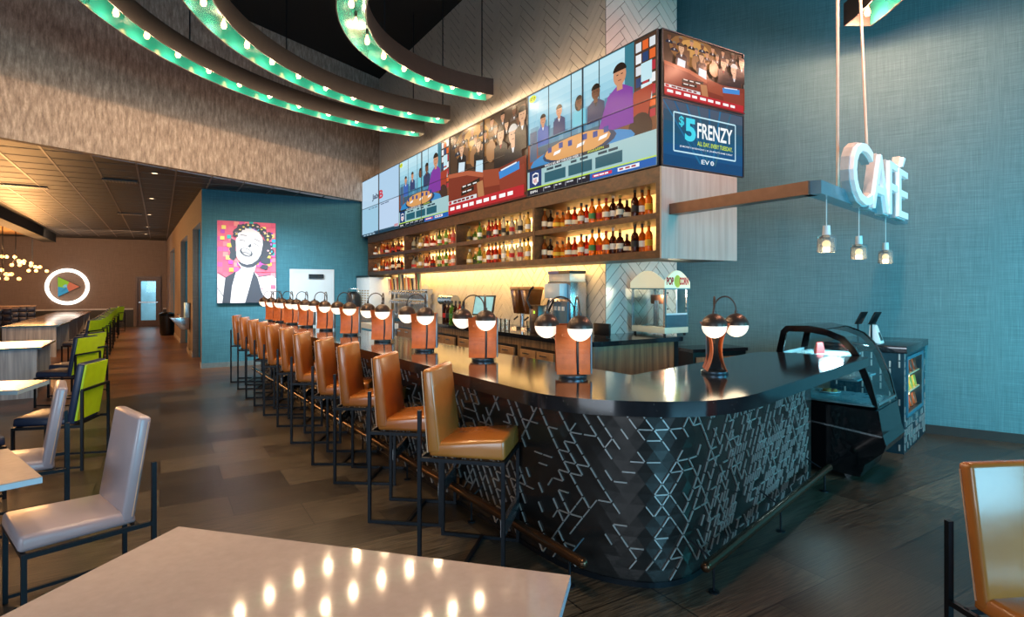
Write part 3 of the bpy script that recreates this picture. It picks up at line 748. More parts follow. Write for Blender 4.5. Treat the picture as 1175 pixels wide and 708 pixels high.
# bottle shelving box
Z0, Z1, ZT = 1.93, 2.645, 2.79
sh = thing('bottle_shelving', 'wall-hung wooden shelving with backlit bays full of liquor bottles', 'shelves', W(4.0, 3.88) + (Z0,), AV)
SB = [3.88, 6.02, 8.24, 10.49, 12.77]
m = MB(); m.box(0, NW - 4.0, 0, 8.89, 0, .073); m.build('bottom_board', walnut, sh, smooth=False)
m = MB(); m.box(0, NW - 4.0, 0, 8.89, Z1 - Z0, ZT - Z0); m.build('top_board', walnut, sh, smooth=False)
m = MB(); m.box(.005, NW - 4.0, .045, 8.85, .372, .43); m.build('middle_shelf', walnut, sh, smooth=False)
for i, s in enumerate(SB):
    a = s - 3.88; a0, a1 = (a, a + .05) if i == 0 else ((a - .05, a) if i == 4 else (a - .024, a + .024))
    MB().box(0, NW - 4.0, a0, a1, .073, Z1 - Z0).build('upright', walnut, sh, smooth=False)
MB().box(0.0, 1.09, -.02, -.001, -.005, ZT - Z0).build('end_panel', pale_wood, sh, smooth=False)
MB().box(.5, .52, 0, SCOL - 3.88, .0, ZT - Z0).build('back_panel', mat('grey_back_board', '#8d8378', .6), sh, smooth=False)
MB().box(.52, 1.09, 0, .6, 0, ZT - Z0).build('end_box', walnut, sh, smooth=False)
GOLD = (1.0, .6, .19)
for i in range(4):
    s0, s1 = SB[i] + .08, SB[i + 1] - .06; L_ = s1 - s0; s = (s0 + s1) / 2
    for z in (Z0 + .35, Z1 - .01):
        strip_light('shelf_led', 4.33, s, z, 9.5 * L_, GOLD, L_, 4.5, z - .14)
strip_light('backsplash_led', 4.3, 9.0, Z0 - .01, 44, GOLD, 7.4, 4.5, Z0 - .4)

# ---- bottles
SHP = {
 'bourbon': ([(0, 0), (.036, 0), (.038, .01), (.038, .125), (.03, .15), (.014, .165), (.012, .205), (0, .205)], .205, (.05, .1), .0383),
 'tall': ([(0, 0), (.033, 0), (.035, .01), (.035, .15), (.026, .175), (.0125, .19), (.0115, .235), (0, .235)], .235, (.055, .11), .0353),
 'squat': ([(0, 0), (.045, 0), (.048, .012), (.048, .085), (.036, .115), (.015, .13), (.013, .16), (0, .16)], .16, (.032, .07), .0483),
 'flask': ([(0, 0), (.04, 0), (.043, .012), (.042, .1), (.034, .14), (.015, .16), (.012, .19), (0, .19)], .19, (.035, .08), .0433),
 'slim': ([(0, 0), (.028, 0), (.03, .01), (.03, .16), (.018, .2), (.011, .215), (.0105, .245), (0, .245)], .245, (.06, .115), .0303)}
GC = {'amber': '#b0581a', 'orange': '#d8701c', 'dark brown': '#3b1a10', 'clear': '#dcd9c6', 'green': '#5e8f2e', 'red': '#a82a1a', 'pale gold': '#d8b45a', 'blue': '#3f78a8', 'pink': '#d98a8a'}
LC = {'cream': '#e8dcc0', 'white': '#f2f0ea', 'black': '#1c1a1a', 'red': '#b52020', 'yellow': '#e0b42a', 'green': '#3f7a3a'}
gm = {k: mat('bottle_glass_' + k.replace(' ', '_'), v, .12, trans=.55, ior=1.3, noise=.05) for k, v in GC.items()}
lm = {k: mat('bottle_paper_' + k, v, .6, noise=.05) for k, v in LC.items()}
cm = {k: mat('bottle_cap_' + k, v, .4) for k, v in {'black': '#16130f', 'red': '#b01818', 'gold': '#c09a3c', 'white': '#e8e4da'}.items()}
proto = {}
def bottle(kind, glass, lab, cap, n, s, z, text):
    if kind not in proto:
        pr, h, (l0, l1), lr = SHP[kind]
        o = MB().lathe(pr, seg=14).build('bottle', gm[glass])
        l = MB(); l.lathe([(lr, l0), (lr, l1)], seg=14); l = l.build('bottle_label', lm[lab], o)
        c = MB().lathe([(0, h - .002), (.0145, h - .002), (.0145, h + .03), (0, h + .03)], seg=10).build('cap', cm[cap], o)
        for q in (o, l, c): q.material_slots[0].link = 'OBJECT'
        proto[kind] = o; first = True
    else:
        o = copy_tree(proto[kind])
    x, y = W(n, s); o.location = (x, y, z); o.rotation_euler = (0, 0, random.uniform(0, 6))
    o.scale = (1.12, 1.12, 1.12)
    o.material_slots[0].material = gm[glass]
    for ch in o.children:
        ch.material_slots[0].material = lm[lab] if ch.name.startswith('bottle_label') else cm[cap]
    tag(o, text, 'bottle', 'liquor bottles on the backlit shelves'); return o
KD = list(SHP)
bay4 = [(615.5, 'squat', 'dark brown', 'black', 'black'), (619.5, 'flask', 'dark brown', 'white', 'red'), (625, 'tall', 'amber', 'cream', 'gold'), (632, 'bourbon', 'dark brown', 'cream', 'black'),
 (639.5, 'squat', 'orange', 'yellow', 'black'), (646, 'squat', 'orange', 'yellow', 'black'), (652.5, 'flask', 'amber', 'cream', 'black'), (659.5, 'flask', 'red', 'cream', 'black'), (667, 'bourbon', 'amber', 'cream', 'black'),
 (673, 'flask', 'red', 'white', 'black'), (679.5, 'tall', 'orange', 'green', 'black'), (687.5, 'tall', 'orange', 'red', 'black'), (695.5, 'bourbon', 'amber', 'cream', 'red'), (703.5, 'tall', 'dark brown', 'white', 'white'),
 (711.5, 'bourbon', 'dark brown', 'cream', 'gold'), (719.5, 'squat', 'dark brown', 'cream', 'black'), (728.5, 'tall', 'dark brown', 'black', 'black'), (737, 'tall', 'amber', 'white', 'black'), (744.5, 'tall', 'orange', 'yellow', 'gold')]
bayname = ['rightmost bay', 'bay left of rightmost', 'bay right of leftmost', 'leftmost bay']
themes = {1: [(529, 'squat', 'pale gold'), (534, 'squat', 'pale gold'), (539, 'flask', 'pale gold'), (545.5, 'squat', 'green'), (550.5, 'tall', 'green'), (556, 'flask', 'pale gold'), (561, 'tall', 'red'), (565, 'tall', 'red'), (569, 'tall', 'red'), (573.5, 'slim', 'amber'), (578, 'slim', 'clear'), (582.5, 'flask', 'pale gold'), (587.5, 'tall', 'clear'), (592.5, 'flask', 'clear'), (597, 'tall', 'clear'), (601.5, 'slim', 'clear'), (606, 'tall', 'pale gold')],
 2: [(468, 'slim', 'clear'), (471.5, 'tall', 'pale gold'), (475, 'flask', 'clear'), (479, 'slim', 'clear'), (482.5, 'tall', 'pale gold'), (486, 'slim', 'clear'), (489.5, 'flask', 'red'), (493, 'tall', 'pink'), (497, 'squat', 'red'), (501, 'slim', 'clear'), (504.5, 'tall', 'green'), (508, 'tall', 'clear'), (512, 'slim', 'green'), (516, 'tall', 'amber'), (520, 'tall', 'pink')],
 3: [(425, 'tall', 'dark brown'), (428, 'bourbon', 'amber'), (431, 'squat', 'amber'), (434.5, 'tall', 'clear'), (438, 'slim', 'orange'), (441, 'tall', 'orange'), (444.5, 'flask', 'red'), (448, 'bourbon', 'amber'), (451, 'tall', 'dark brown'), (454, 'flask', 'amber'), (457.5, 'tall', 'dark brown'), (461, 'bourbon', 'red')]}
for row, zz in (('upper', Z0 + .43), ('lower', Z0 + .073)):
    for bi in range(4):
        L_ = bay4 if bi == 0 else [(p, k, g_, random.choice(['cream', 'white', 'white', 'red', 'black']), random.choice(['black', 'black', 'white', 'gold'])) for p, k, g_ in themes[bi]]
        for i, (px, k, g_, l, c_) in enumerate(L_):
            n = 4.14 + (.1 if i % 2 else 0) * (1 if bi else .6)
            bottle(k, g_, l, c_, n, S_AT(px, n), zz, '%s bottle with %s label, %s from left, %s row, %s' % (g_, l, ORD[i], row, bayname[bi]))
# ================================================================ VIDEO WALL
TZ0, TZ1 = 2.80, 4.09; TH = TZ1 - TZ0
SKIN = '#c98f6c'; SKIN2 = '#6b4430'
def head(c, x, y, s, skin, hair, asp, long=False):
    rx, ry = s * asp, s
    if long: c.ell(x, y - ry * .3, rx * 1.35, ry * 1.5, hair)
    c.rect(x - rx * .45, y - ry * 1.6, x + rx * .45, y - ry * .6, skin)
    c.ell(x, y, rx, ry * 1.15, skin)
    c.ell(x, y + ry * .35, rx * 1.08, ry * .95, hair, 12, .1, pi - .1)
    c.rect(x - rx * .5, y + ry * .02, x - rx * .2, y + ry * .12, '#2a1a14'); c.rect(x + rx * .2, y + ry * .02, x + rx * .5, y + ry * .12, '#2a1a14')
    c.rect(x - rx * .25, y - ry * .6, x + rx * .25, y - ry * .5, '#8a4a40')
def bust(c, x, y, s, suit, skin, hair, asp, shirt='#e8ecf0', long=False, lean=0, low=2.6):
    w_ = s * asp
    c.poly([(x - w_ * 2.1 + lean, y - s * low), (x - w_ * 2.0, y - s * 1.9), (x - w_ * .6, y - s * 1.15), (x + w_ * .6, y - s * 1.15), (x + w_ * 2.0, y - s * 1.9), (x + w_ * 2.1 + lean, y - s * low)], suit)
    c.poly([(x - w_ * .5, y - s * 1.1), (x + w_ * .5, y - s * 1.1), (x + w_ * .1, y - s * 2.2), (x - w_ * .1, y - s * 2.2)], shirt)
    head(c, x, y, s, skin, hair, asp, long)
def studio(c):
    A = c.h / c.w
    c.rect(0, 0, 1, 1, '#7fb6cc')
    for i in range(9):
        c.rect(0, .4 + .065 * i, 1, .4 + .065 * (i + 1) + .01, ['#4f93b4', '#5d9fbd', '#6aabc6', '#78b6cf', '#88c1d7', '#97ccdf', '#a6d5e5', '#b3dce9', '#bde2ed'][i])
    r = random.Random(5)
    x = .02
    while x < .78:
        w_ = r.uniform(.02, .05); h = r.uniform(.5, .72); c.rect(x, .4, x + w_, h, r.choice(['#3f7f9f', '#4b8aa8', '#5b97b2'])); x += w_ * .9
    c.rect(0, .36, .8, .45, '#31566b')
    c.rect(.8, .3, 1, 1, '#4a3327'); c.rect(.8, .3, .86, 1, '#35788a')
    for i in range(7):
        for j in range(3): c.rect(.872 + .042 * j, .36 + .09 * i, .906 + .042 * j, .43 + .09 * i, r.choice(['#b02a3a', '#e9ecef', '#e0642c', '#25406e', '#d8dde2']))
    c.rect(.905, .5, .97, .64, '#cfeaf0'); c.rect(.905, .66, .97, .8, '#bfe2ec')
    for x in (.2, .4, .62): c.rect(x, .38, x + .007, 1, '#1d2b33')
    c.rect(0, .2, 1, .37, '#7a4a30')
    c.rect(0, .3, .1, .5, '#8a4528'); c.rect(.02, .33, .09, .62, '#3b5d7d')
    bust(c, .15, .7, .045, '#2f5fae', SKIN, '#2a1a12', A, low=5.4)
    bust(c, .3, .72, .045, '#243a6a', SKIN, '#221712', A, low=4.6)
    bust(c, .47, .72, .045, '#6fc3d6', SKIN2, '#1c120e', A, '#6fc3d6', True, low=4.6)
    bust(c, .6, .74, .055, '#22355c', SKIN2, '#140d0a', A, '#15161c', low=4.6)
    c.poly([(.93, .25), (.98, .62), (.86, .6), (.84, .25)], '#9e3524'); c.ell(.9, .3, .075, .13, '#3a2420')
    bust(c, .77, .79, .075, '#7a2f9a', SKIN, '#1e1410', A, '#7a2f9a', low=5.6); c.poly([(.68, .62), (.74, .64), (.7, .42), (.62, .4)], '#7a2f9a')
    c.ell(.45, .28, .42, .12, '#2f86c4'); c.ell(.45, .33, .3, .1, '#1d3a5c'); c.ell(.44, .345, .27, .095, '#d59a5c')
    for i, x in enumerate((.2, .3, .38, .5, .58, .66)): c.rect(x, .36 + .01 * (i % 2), x + .035, .41 + .01 * (i % 2), '#1f3f8c'); 
    for x in (.25, .45, .62): c.poly([(x, .32), (x + .06, .33), (x + .07, .36), (x + .01, .35)], '#eef2f6')
    c.rect(.0, 0, 1, .265, '#9fc4c8'); c.rect(.0, .235, .7, .265, '#1c2736'); c.text('WHO IS NFL MVP THROUGH WEEK 11?', .17, .238, .5, .262, '#f4f6f8', .01); c.text('#GetUpESPN', .54, .238, .66, .264, '#c9e04a', .01)
    c.rect(.02, .07, .14, .235, '#15366e')
    c.poly([(.05, .2), (.08, .215), (.11, .2), (.11, .12), (.08, .09), (.05, .12)], '#eef1f5'); c.poly([(.055, .19), (.08, .2), (.105, .19), (.105, .165), (.055, .165)], '#16386f'); c.text('NFL', .06, .112, .1, .155, '#c22b3a', .02)
    for i in range(3): c.rect(.17 + .215 * i, .09, .17 + .215 * i + .19, .185, '#1f5a6a'); c.words(.19 + .215 * i, .2, .34 + .215 * i, .222, '#24404e', 2, i)
    c.rect(0, .06, 1, .072, '#b9dc50'); c.rect(0, 0, .56, .06, '#141a2a'); c.text('ESPN', .03, .018, .1, .042, '#f2f2f2', .02)
    for i in range(4): c.rect(.16 + .1 * i, .012, .163 + .1 * i, .05, '#c8ced8'); c.words(.17 + .1 * i, .036, .23 + .1 * i, .048, '#c8ced8', 2, i)
    c.rect(.56, 0, 1, .06, '#1c5fb0'); c.rect(.58, .02, .72, .045, '#d0304c'); c.words(.59, .027, .71, .038, '#ffffff', 3, 2); c.rect(.76, .018, .9, .048, '#e8eef6'); c.words(.77, .026, .89, .04, '#a03040', 3, 3)
    c.ell(.055, .945, .035, .035, '#d8e636'); c.text('GET UP', .03, .93, .08, .96, '#1e2a10', .02)
def hearing(c):
    A = c.h / c.w
    c.rect(0, 0, 1, 1, '#4a3526'); c.ell(.38, .8, .3, .25, '#8a5f35'); c.ell(.38, .84, .18, .14, '#c8934f')
    r = random.Random(11)
    for row in range(3):
        for i in range(8):
            x = .08 + .13 * i + .05 * (row % 2); y = .93 - .11 * row
            if row == 2 and i < 3: continue
            bust(c, min(.96, x), y, .04, r.choice(['#15141a', '#241b1c', '#3a2c2a', '#1b2436', '#5a4a44']), r.choice([SKIN, '#d8a884', SKIN2]), r.choice(['#20150f', '#4a3020', '#7a6a58']), A)
    c.rect(.2, .6, .3, .78, '#6d4a30'); c.ell(.38, .62, .06, .12, '#9a6c45'); c.ell(.6, .6, .06, .12, '#a3744c')
    bust(c, .2, .78, .06, '#17161c', '#d8a884', '#5c4430', A, low=5); c.poly([(.15, .5), (.24, .48), (.25, .6), (.16, .62)], '#cfe3ee')
    bust(c, .44, .74, .055, '#121116', '#d8a884', '#6a4a2c', A, '#6a4a2c', True, low=5); c.poly([(.4, .42), (.5, .4), (.5, .54), (.41, .56)], '#bfe0f0')
    bust(c, .72, .74, .07, '#181519', '#d8a884', '#2a1b14', A, '#8a2a30', low=5)
    bust(c, .86, .68, .085, '#10141f', '#dcb090', '#c9c8c4', A, '#dde2ea', low=5)
    bust(c, .96, .84, .07, '#10121a', '#d8a884', '#20150f', A, low=5)
    c.poly([(0, .5), (.3, .46), (.55, .36), (1, .42), (1, .05), (0, .05)], '#7a2c1c'); c.poly([(0, .52), (.3, .48), (.52, .39), (.5, .34), (.28, .43), (0, .47)], '#b05a3c')
    c.poly([(.5, .42), (.7, .38), (.72, .2), (.52, .22)], '#96432b'); c.poly([(.7, .3), (.98, .34), (.99, .14), (.72, .1)], '#8a3626')
    c.poly([(.7, .34), (.93, .38), (.93, .3), (.71, .26)], '#2f86cf'); c.poly([(.72, .355), (.9, .385), (.9, .37), (.73, .34)], '#e6eef4')
    c.poly([(.2, .31), (.46, .35), (.46, .3), (.2, .26)], '#16140f'); c.words(.22, .3, .44, .315, '#e8e8e8', 3, 4); c.poly([(.2, .25), (.38, .28), (.38, .23), (.2, .2)], '#16140f'); c.words(.22, .235, .36, .25, '#e8e8e8', 2, 5)
    c.poly([(.42, .3), (.5, .31), (.52, .12), (.44, .12)], '#b37a50')
    c.rect(0, .13, .42, .175, '#d8dde0'); c.words(.08, .14, .4, .165, '#7a1c22', 5, 6); c.rect(0, .02, .98, .13, '#b8202c'); c.rect(.01, .135, .05, .17, '#c01c28'); c.words(.03, .055, .9, .095, '#ffffff', 9, 7); c.rect(0, 0, 1, .02, '#801820')
def blue_page(c):
    c.rect(0, 0, 1, 1, '#a6c9e2'); c.rect(0, .5, .5, 1, '#b4d2e8'); c.rect(.5, .5, 1, 1, '#a9cbe6'); c.rect(0, 0, .5, .5, '#9cc6de'); c.rect(.5, 0, 1, .5, '#b9d0ea')
    c.text('Jab', .3, .58, .47, .7, '#33415e', .03); c.text('B', .49, .58, .6, .72, '#c8374a', .04)
    c.words(.2, .46, .46, .475, '#5b6f88', 3, 1); c.words(.54, .47, .76, .485, '#5b6f88', 2, 2)
    c.rect(0, 0, 1, .045, '#1d3b50'); c.words(.05, .012, .4, .03, '#a9c4d4', 4, 3); c.rect(.35, .045, .9, .06, '#3b5568'); c.rect(.88, .05, .97, .09, '#c8909c')
def frenzy(c):
    c.rect(0, 0, 1, 1, '#12496e')
    for i in range(6): c.rect(0, .17 * i, 1, .17 * i + .18, ['#0b4573', '#0f4f80', '#115277', '#17506e', '#2c4f66', '#46566a'][i])
    for i in range(7): c.line(.14 * i, 1, .45 + .03 * i, .1, .012, ['#1a6a96', '#155a86', '#1b6690', '#24647f', '#155a86', '#1a6a96', '#2d6078'][i])
    c.frame(.13, .24, .9, .83, .007, '#bfe6f4')
    c.text('$', .19, .62, .25, .79, '#3fd0e4', .02); c.text('5', .26, .42, .39, .78, '#46d8ee', .04); c.text('FRENZY', .41, .5, .86, .74, '#f4fbfd', .02)
    c.text('ALL DAY. EVERY TUESDAY.', .41, .38, .86, .45, '#c4e038', .02)
    c.text('$5 MOVIES // $5 BOWLING // $5 (30-MINUTE GAME CARD)*', .2, .305, .86, .34, '#e8f4fa', .01)
    c.text('EV', .46, .1, .56, .17, '#e8f4fa', .01); c.ell(.595, .135, .022, .036, '#e8f4fa'); c.ell(.595, .135, .012, .02, '#12496e'); c.rect(.573, .132, .617, .139, '#e8f4fa')
def display(label, origin, rz, w_, z0, h_, fn, seams=True, group='video wall panels above the bottle shelves', depth=.2):
    o = thing('video_display', label, 'screen', (origin[0], origin[1], z0), rz, group)
    MB().box(0, w_, .006, depth, 0, h_).build('housing', black_plastic, o, smooth=False)
    m = MB(); t = .009
    m.box(0, w_, -.012, .006, 0, t); m.box(0, w_, -.012, .006, h_ - t, h_); m.box(0, t, -.012, .006, t, h_ - t); m.box(w_ - t, w_, -.012, .006, t, h_ - t)
    if seams: m.box(w_ / 2 - .0018, w_ / 2 + .0018, -.022, .006, t, h_ - t); m.box(t, w_ - t, -.022, .006, h_ / 2 - .0018, h_ / 2 + .0018)
    m.build('bezel', mat('screen_bezel', '#30353c', .4), o, smooth=False)
    cv = Canvas(w_ - 2 * t, h_ - 2 * t, .00012); fn(cv); p = cv.build('screen_picture', screen, o); p.location = (t, .002, t)
RV = atan2(-UY, -UX)
TS = [3.90, S_AT(606, 4.0), S_AT(516, 4.0), S_AT(458.5, 4.0), S_AT(415.5, 4.0)]
LBL = ['large video wall section showing a news panel at a round desk, nearest the corner', 'video wall section showing a crowded hearing room, between the two studio pictures', 'smaller-looking video wall section showing a news panel, second from the left', 'leftmost video wall section showing a pale blue page with small logo']
for i, fn in enumerate((studio, hearing, studio, blue_page)):
    s1 = TS[i + 1]; p = W(4.0, s1); display(LBL[i], p, RV, s1 - TS[i], TZ0, TH, fn)
p = W(4.02, 3.875); WS = 1.19
display('end video screen showing a hearing room, above the five dollar frenzy advert', p, AV, WS, TZ0 + TH * .5 + .004, TH * .5 - .004, hearing, False, 'end-facing video screens', .022)
display('blue end video screen advertising $5 FRENZY', p, AV, WS, TZ0 - .0, TH * .5, frenzy, False, 'end-facing video screens', .022)

# ================================================================ CAFE SIGN
zb = 2.34
sg = thing('cafe_sign_beam', 'L-shaped metal beam jutting from the shelving over the cafe, holding white letters', 'sign beam', (2.24, 4.28, zb), 0)
e0 = W(4.16, 3.855); e0 = (e0[0] - 2.24, e0[1] - 4.28); e1 = (2.03, 2.03)
m = MB(); m.bar((0, .0, .05), (e0[0], e0[1], .05), .12, .1); m.build('side_arm', mat('brown_anodised_metal', '#7a5c4c', .35, .6), sg, smooth=False)
m = MB(); m.bar((-.02, -.03, .05), (e1[0], e1[1], .05), .12, .1); m.build('front_arm', mat('pale_blue_metal', '#8fb4c4', .22, .7), sg, smooth=False)
def letter(ch, t0, t1, z0, z1):
    ln = thing('sign_letter', 'white letter %s of the CAFÉ sign' % ch, 'sign letter', (2.24 + .707 * t0 + .085, 4.28 + .707 * t0 - .085, z0), pi / 4, 'white letters of the CAFÉ sign')
    V, Fs = text_geo(ch, .5, .0)
    def build(nm, dx, y0, y1, m_, off):
        V, Fs = text_geo(ch, .5, off); b = MB(); vs = [b.v((-dx + v[0] * (t1 - t0 + 2 * dx), (y0 + y1) / 2 - v[2] * (y1 - y0), -dx + v[1] * (z1 - z0 + 2 * dx))) for v in V]
        for f in Fs:
            try: b.bm.faces.new([vs[i] for i in f])
            except ValueError: pass
        return b.build(nm, m_, ln, smooth=False)
    build('letter_body', .012, .012, .075, mat('letter_return', '#a8b4b8', .4), .012)
    build('letter_face', 0, -.02, .011, white_glow_paint, .0)
letter('C', .50, 1.10, zb + .0, zb + .51)
letter('A', 1.08, 1.66, zb + .0, zb + .5)
letter('F', 1.68, 2.0, zb + .0, zb + .5)
letter('É', 2.06, 2.46, zb + .01, zb + .62)
for i, (px, Yp) in enumerate(((948.3, 4.5), (985.6, 5.19), (1016.2, 5.83))):
    x = (px - HX) / F * Yp; h = [.5, .52, .53][i]
    o = thing('pendant_lamp', ['nearest small glass pendant lamp under the sign', 'middle small glass pendant lamp under the sign', 'farthest small glass pendant lamp under the sign'][i], 'lamp', (x, Yp, zb - h + .09), 0, 'glass pendants under the cafe sign')
    MB().cyl((0, 0, .2), (0, 0, h - .09), .004, seg=6).build('cord', white_plastic, o)
    MB().lathe([(0, .205), (.026, .205), (.03, .13), (0, .13)], seg=16).build('socket', white_plastic, o)
    MB().lathe([(.03, .132), (.062, .125), (.066, .11), (.07, 0), (.06, -.004), (.056, .1), (.03, .122)], seg=24).build('glass_shade', mat('pendant_glass', '#dfe5e6', .08, trans=.85, ior=1.15, noise=.02), o)
    MB().sphere((0, 0, .06), .03, 14).build('bulb', mat('pendant_bulb', '#ffe8c8', .3, emit='#ffd29a', estr=1.6), o)
    pl = light('pendant_glow', 'POINT', (0, 0, .02), 3, WARM, .03, parent=o)
for i, (t, px, pyb, slx) in enumerate(((.75, 967, 165, 0), (1.75, 1005, 185, -.25))):
    x, y = 2.24 + .707 * t - .03, 4.28 + .707 * t + .03
    o = MB().tube([(0, 0, 0), (slx, -.1 if slx else 0, ZH - zb - .1)], .013, 8).build('hanger_cable', mat('pale_cable_sleeve', '#c9b9a8', .5), loc=(x, y, zb + .1))
    tag(o, ['pale hanging cable of the sign beam, nearer the letter C', 'slanting pale hanging cable of the sign beam, behind the letter A'][i], 'cable', 'cables holding the cafe sign')

# ================================================================ RING LIGHTS
ZR = 4.45
def ring(label, cx, cy, R, a0, a1, bulbs, rods, gap=.55):
    o = thing('arc_light', label, 'arc light', (cx, cy, ZR), 0, 'arc-shaped bulb channels hanging over the bar')
    Wd, H, t = .30, .24, .012; n = int((a1 - a0) * R / .12)
    def sweep(name, prof, mt):
        b = MB(); rows = []
        for i in range(n + 1):
            a = a0 + (a1 - a0) * i / n; rows.append([b.v((r * cos(a), r * sin(a), z)) for r, z in prof])
        for p, q in zip(rows, rows[1:]):
            for k in range(len(prof)): b.bm.faces.new([p[k], p[(k + 1) % len(prof)], q[(k + 1) % len(prof)], q[k]])
        b.bm.faces.new(rows[0]); b.bm.faces.new(rows[-1][::-1]); return b.build(name, mt, o)
    r0, r1 = R - Wd, R
    sweep('shell', [(r1, 0), (r1, H), (r0, H), (r0, 0), (r0 + t, 0), (r0 + t, H - t), (r1 - t, H - t), (r1 - t, 0)], ring_shell)
    e = t + .001
    sweep('green_lining', [(r1 - e, .004), (r1 - e, H - e), (r0 + e, H - e), (r0 + e, .004), (r0 + e + .003, .004), (r0 + e + .003, H - e - .003), (r1 - e - .003, H - e - .003), (r1 - e - .003, .004)], green_paint)
    for aa, da in ((a0, 1), (a1, -1)):
        b = MB(); d = .006 * da / R
        P = [(r0, 0), (r1, 0), (r1, H), (r0, H)]; lo = [b.v((r * cos(aa), r * sin(aa), z)) for r, z in P]; hi = [b.v((r * cos(aa - d), r * sin(aa - d), z)) for r, z in P]
        b.bm.faces.new(lo); b.bm.faces.new(hi[::-1])
        for k in range(4): b.bm.faces.new([lo[k], hi[k], hi[(k + 1) % 4], lo[(k + 1) % 4]])
        b.build('end_cap', ring_shell, o, smooth=False)
    a = a0 + .17 / R; rm = R - Wd / 2
    pl = bpy.data.lights.new('bulb_light', 'POINT'); pl.energy = bulbs; pl.color = (1, .7, .43) if cy > 6.2 else (1, .46, .3); pl.shadow_soft_size = .04
    sm = bm = None
    while a < a1 - .1 / R:
        x, y = rm * cos(a), rm * sin(a)
        if sm is None:
            sm = MB().lathe([(0, H - t - .004), (.018, H - t - .004), (.018, H - .07), (.013, H - .075), (0, H - .075)], seg=10).build('socket', black_plastic, o)
            bm = MB().lathe([(0, .06), (.02, .068), (.03, .09), (.026, .12), (.013, .15), (.011, .168), (0, .168)], seg=12).build('bulb', bulb_glow, o)
            s_, b_ = sm, bm
        else:
            s_ = sm.copy(); b_ = bm.copy(); C.objects.link(s_); C.objects.link(b_)
        s_.location = (x, y, -.02); b_.location = (x, y, -.035)
        q = bpy.data.objects.new('bulb_light', pl); C.objects.link(q); q.parent = o; q.location = (x, y, -.02)
        a += gap / R
    for px in rods:
        best = min((abs((cx + (R - .15) * cos(t_)) / (cy + (R - .15) * sin(t_)) - (px - HX) / F), t_) for t_ in [a0 + .02 + (a1 - a0 - .3) * k / 400 for k in range(401)])[1]
        x, y = (R - .15) * cos(best), (R - .15) * sin(best)
        MB().cyl((x, y, H), (x, y, ZH - ZR), .009, seg=8).build('hanging_rod', black_steel, o)
    return o
ring('outermost arc light with green-lined channel and warm bulbs', .6, 6.4, 4.9, radians(118.5), radians(232), 15, [73, 218, 474])
ring('middle arc light with green-lined channel and warm bulbs', .6, 6.4, 3.9, radians(117), radians(232), 15, [329, 510], .53)
ring('innermost arc light with green-lined channel, ending nearest the large screen', .6, 6.4, 2.45, radians(114), radians(250), 15, [441, 553], .47)
ring('short end of an arc light at the top edge, over the cafe wall', .6, 6.1, 3.25, radians(-58), radians(1), 52, [], .5)

# ================================================================ DISPLAY CASE AND END STAND
dc = thing('display_case', 'black curved-glass bakery display case on casters past the end of the bar', 'display case', (3.09, 4.75, 0), 0)
DA = Vector((.707, .707, 0)); DB = Vector((-.707, .707, 0)); DL = .68
def dp(w_, l, z): v = DB * w_ + DA * l; return (v.x, v.y, z)
prof = [(.84, .05), (.88, 1.05), (.84, 1.25), (.8, 1.295), (.6, 1.305), (.44, 1.278), (.315, 1.228), (.235, 1.143), (.178, 1.044), (.105, .846), (.055, .634), (.024, .422), (0, .34), (.02, .28), (.1, .2), (.155, .15), (.17, .1), (.19, .04), (.6, .05)]
def prof_sweep(m, P, l0, l1):
    lo = [m.v(dp(p[0], l0, p[1])) for p in P]; hi = [m.v(dp(p[0], l1, p[1])) for p in P]
    m.bm.faces.new(lo); m.bm.faces.new(hi[::-1])
    for i in range(len(P)): m.bm.faces.new([lo[i], hi[i], hi[(i + 1) % len(P)], lo[(i + 1) % len(P)]])
base_p = [(.84, .05), (.86, .62), (.055, .62), (.024, .422), (0, .34), (.02, .28), (.1, .2), (.155, .15), (.17, .1), (.19, .04), (.6, .05)]
m = MB(); prof_sweep(m, base_p, .03, DL - .03); m.build('base', black_gloss, dc, smooth=False)
def inset(P, d):
    cx = sum(p[0] for p in P) / len(P); cz = sum(p[1] for p in P) / len(P)
    out = []
    n = len(P)
    for i in range(n):
        a, b, c_ = Vector(P[i - 1]), Vector(P[i]), Vector(P[(i + 1) % n]); t = ((b - a).normalized() + (c_ - b).normalized()).normalized(); nn = Vector((-t.y, t.x)); k = 1
        if (Vector((cx, cz)) - b).dot(nn) < 0: nn = -nn
        out.append(tuple(b + nn * d * k))
    return out
upper = [(.86, .62), (.88, 1.05), (.84, 1.25), (.8, 1.295), (.6, 1.305), (.44, 1.278), (.315, 1.228), (.235, 1.143), (.178, 1.044), (.105, .846), (.055, .634)]
for l0, l1 in ((0, .03), (DL - .03, DL)):
    m = MB(); prof_sweep(m, base_p, l0, l1)
    ins = inset(upper, .055)
    for a, b, c_, d_ in zip(upper, upper[1:], ins[1:], ins):
        q = [a, b, c_, d_]; lo = [m.v(dp(p[0], l0, p[1])) for p in q]; hi = [m.v(dp(p[0], l1, p[1])) for p in q]
        m.bm.faces.new(lo); m.bm.faces.new(hi[::-1])
        for i in range(4): m.bm.faces.new([lo[i], hi[i], hi[(i + 1) % 4], lo[(i + 1) % 4]])
    fr = m.build('side_frame', black_gloss, dc, smooth=False)
    m = MB(); prof_sweep(m, inset(upper, .03), (l0 + l1) / 2 - .003, (l0 + l1) / 2 + .003); m.build('side_glass', clear_glass, fr, smooth=False)
m = MB(); gp = upper[3:]
for a, b in zip(gp, gp[1:]): m.face([dp(a[0] + .004, .03, a[1] - .004), dp(b[0] + .004, .03, b[1] - .004), dp(b[0] + .004, DL - .03, b[1] - .004), dp(a[0] + .004, DL - .03, a[1] - .004)])
m.build('curved_front_glass', clear_glass, dc, doubles=True)
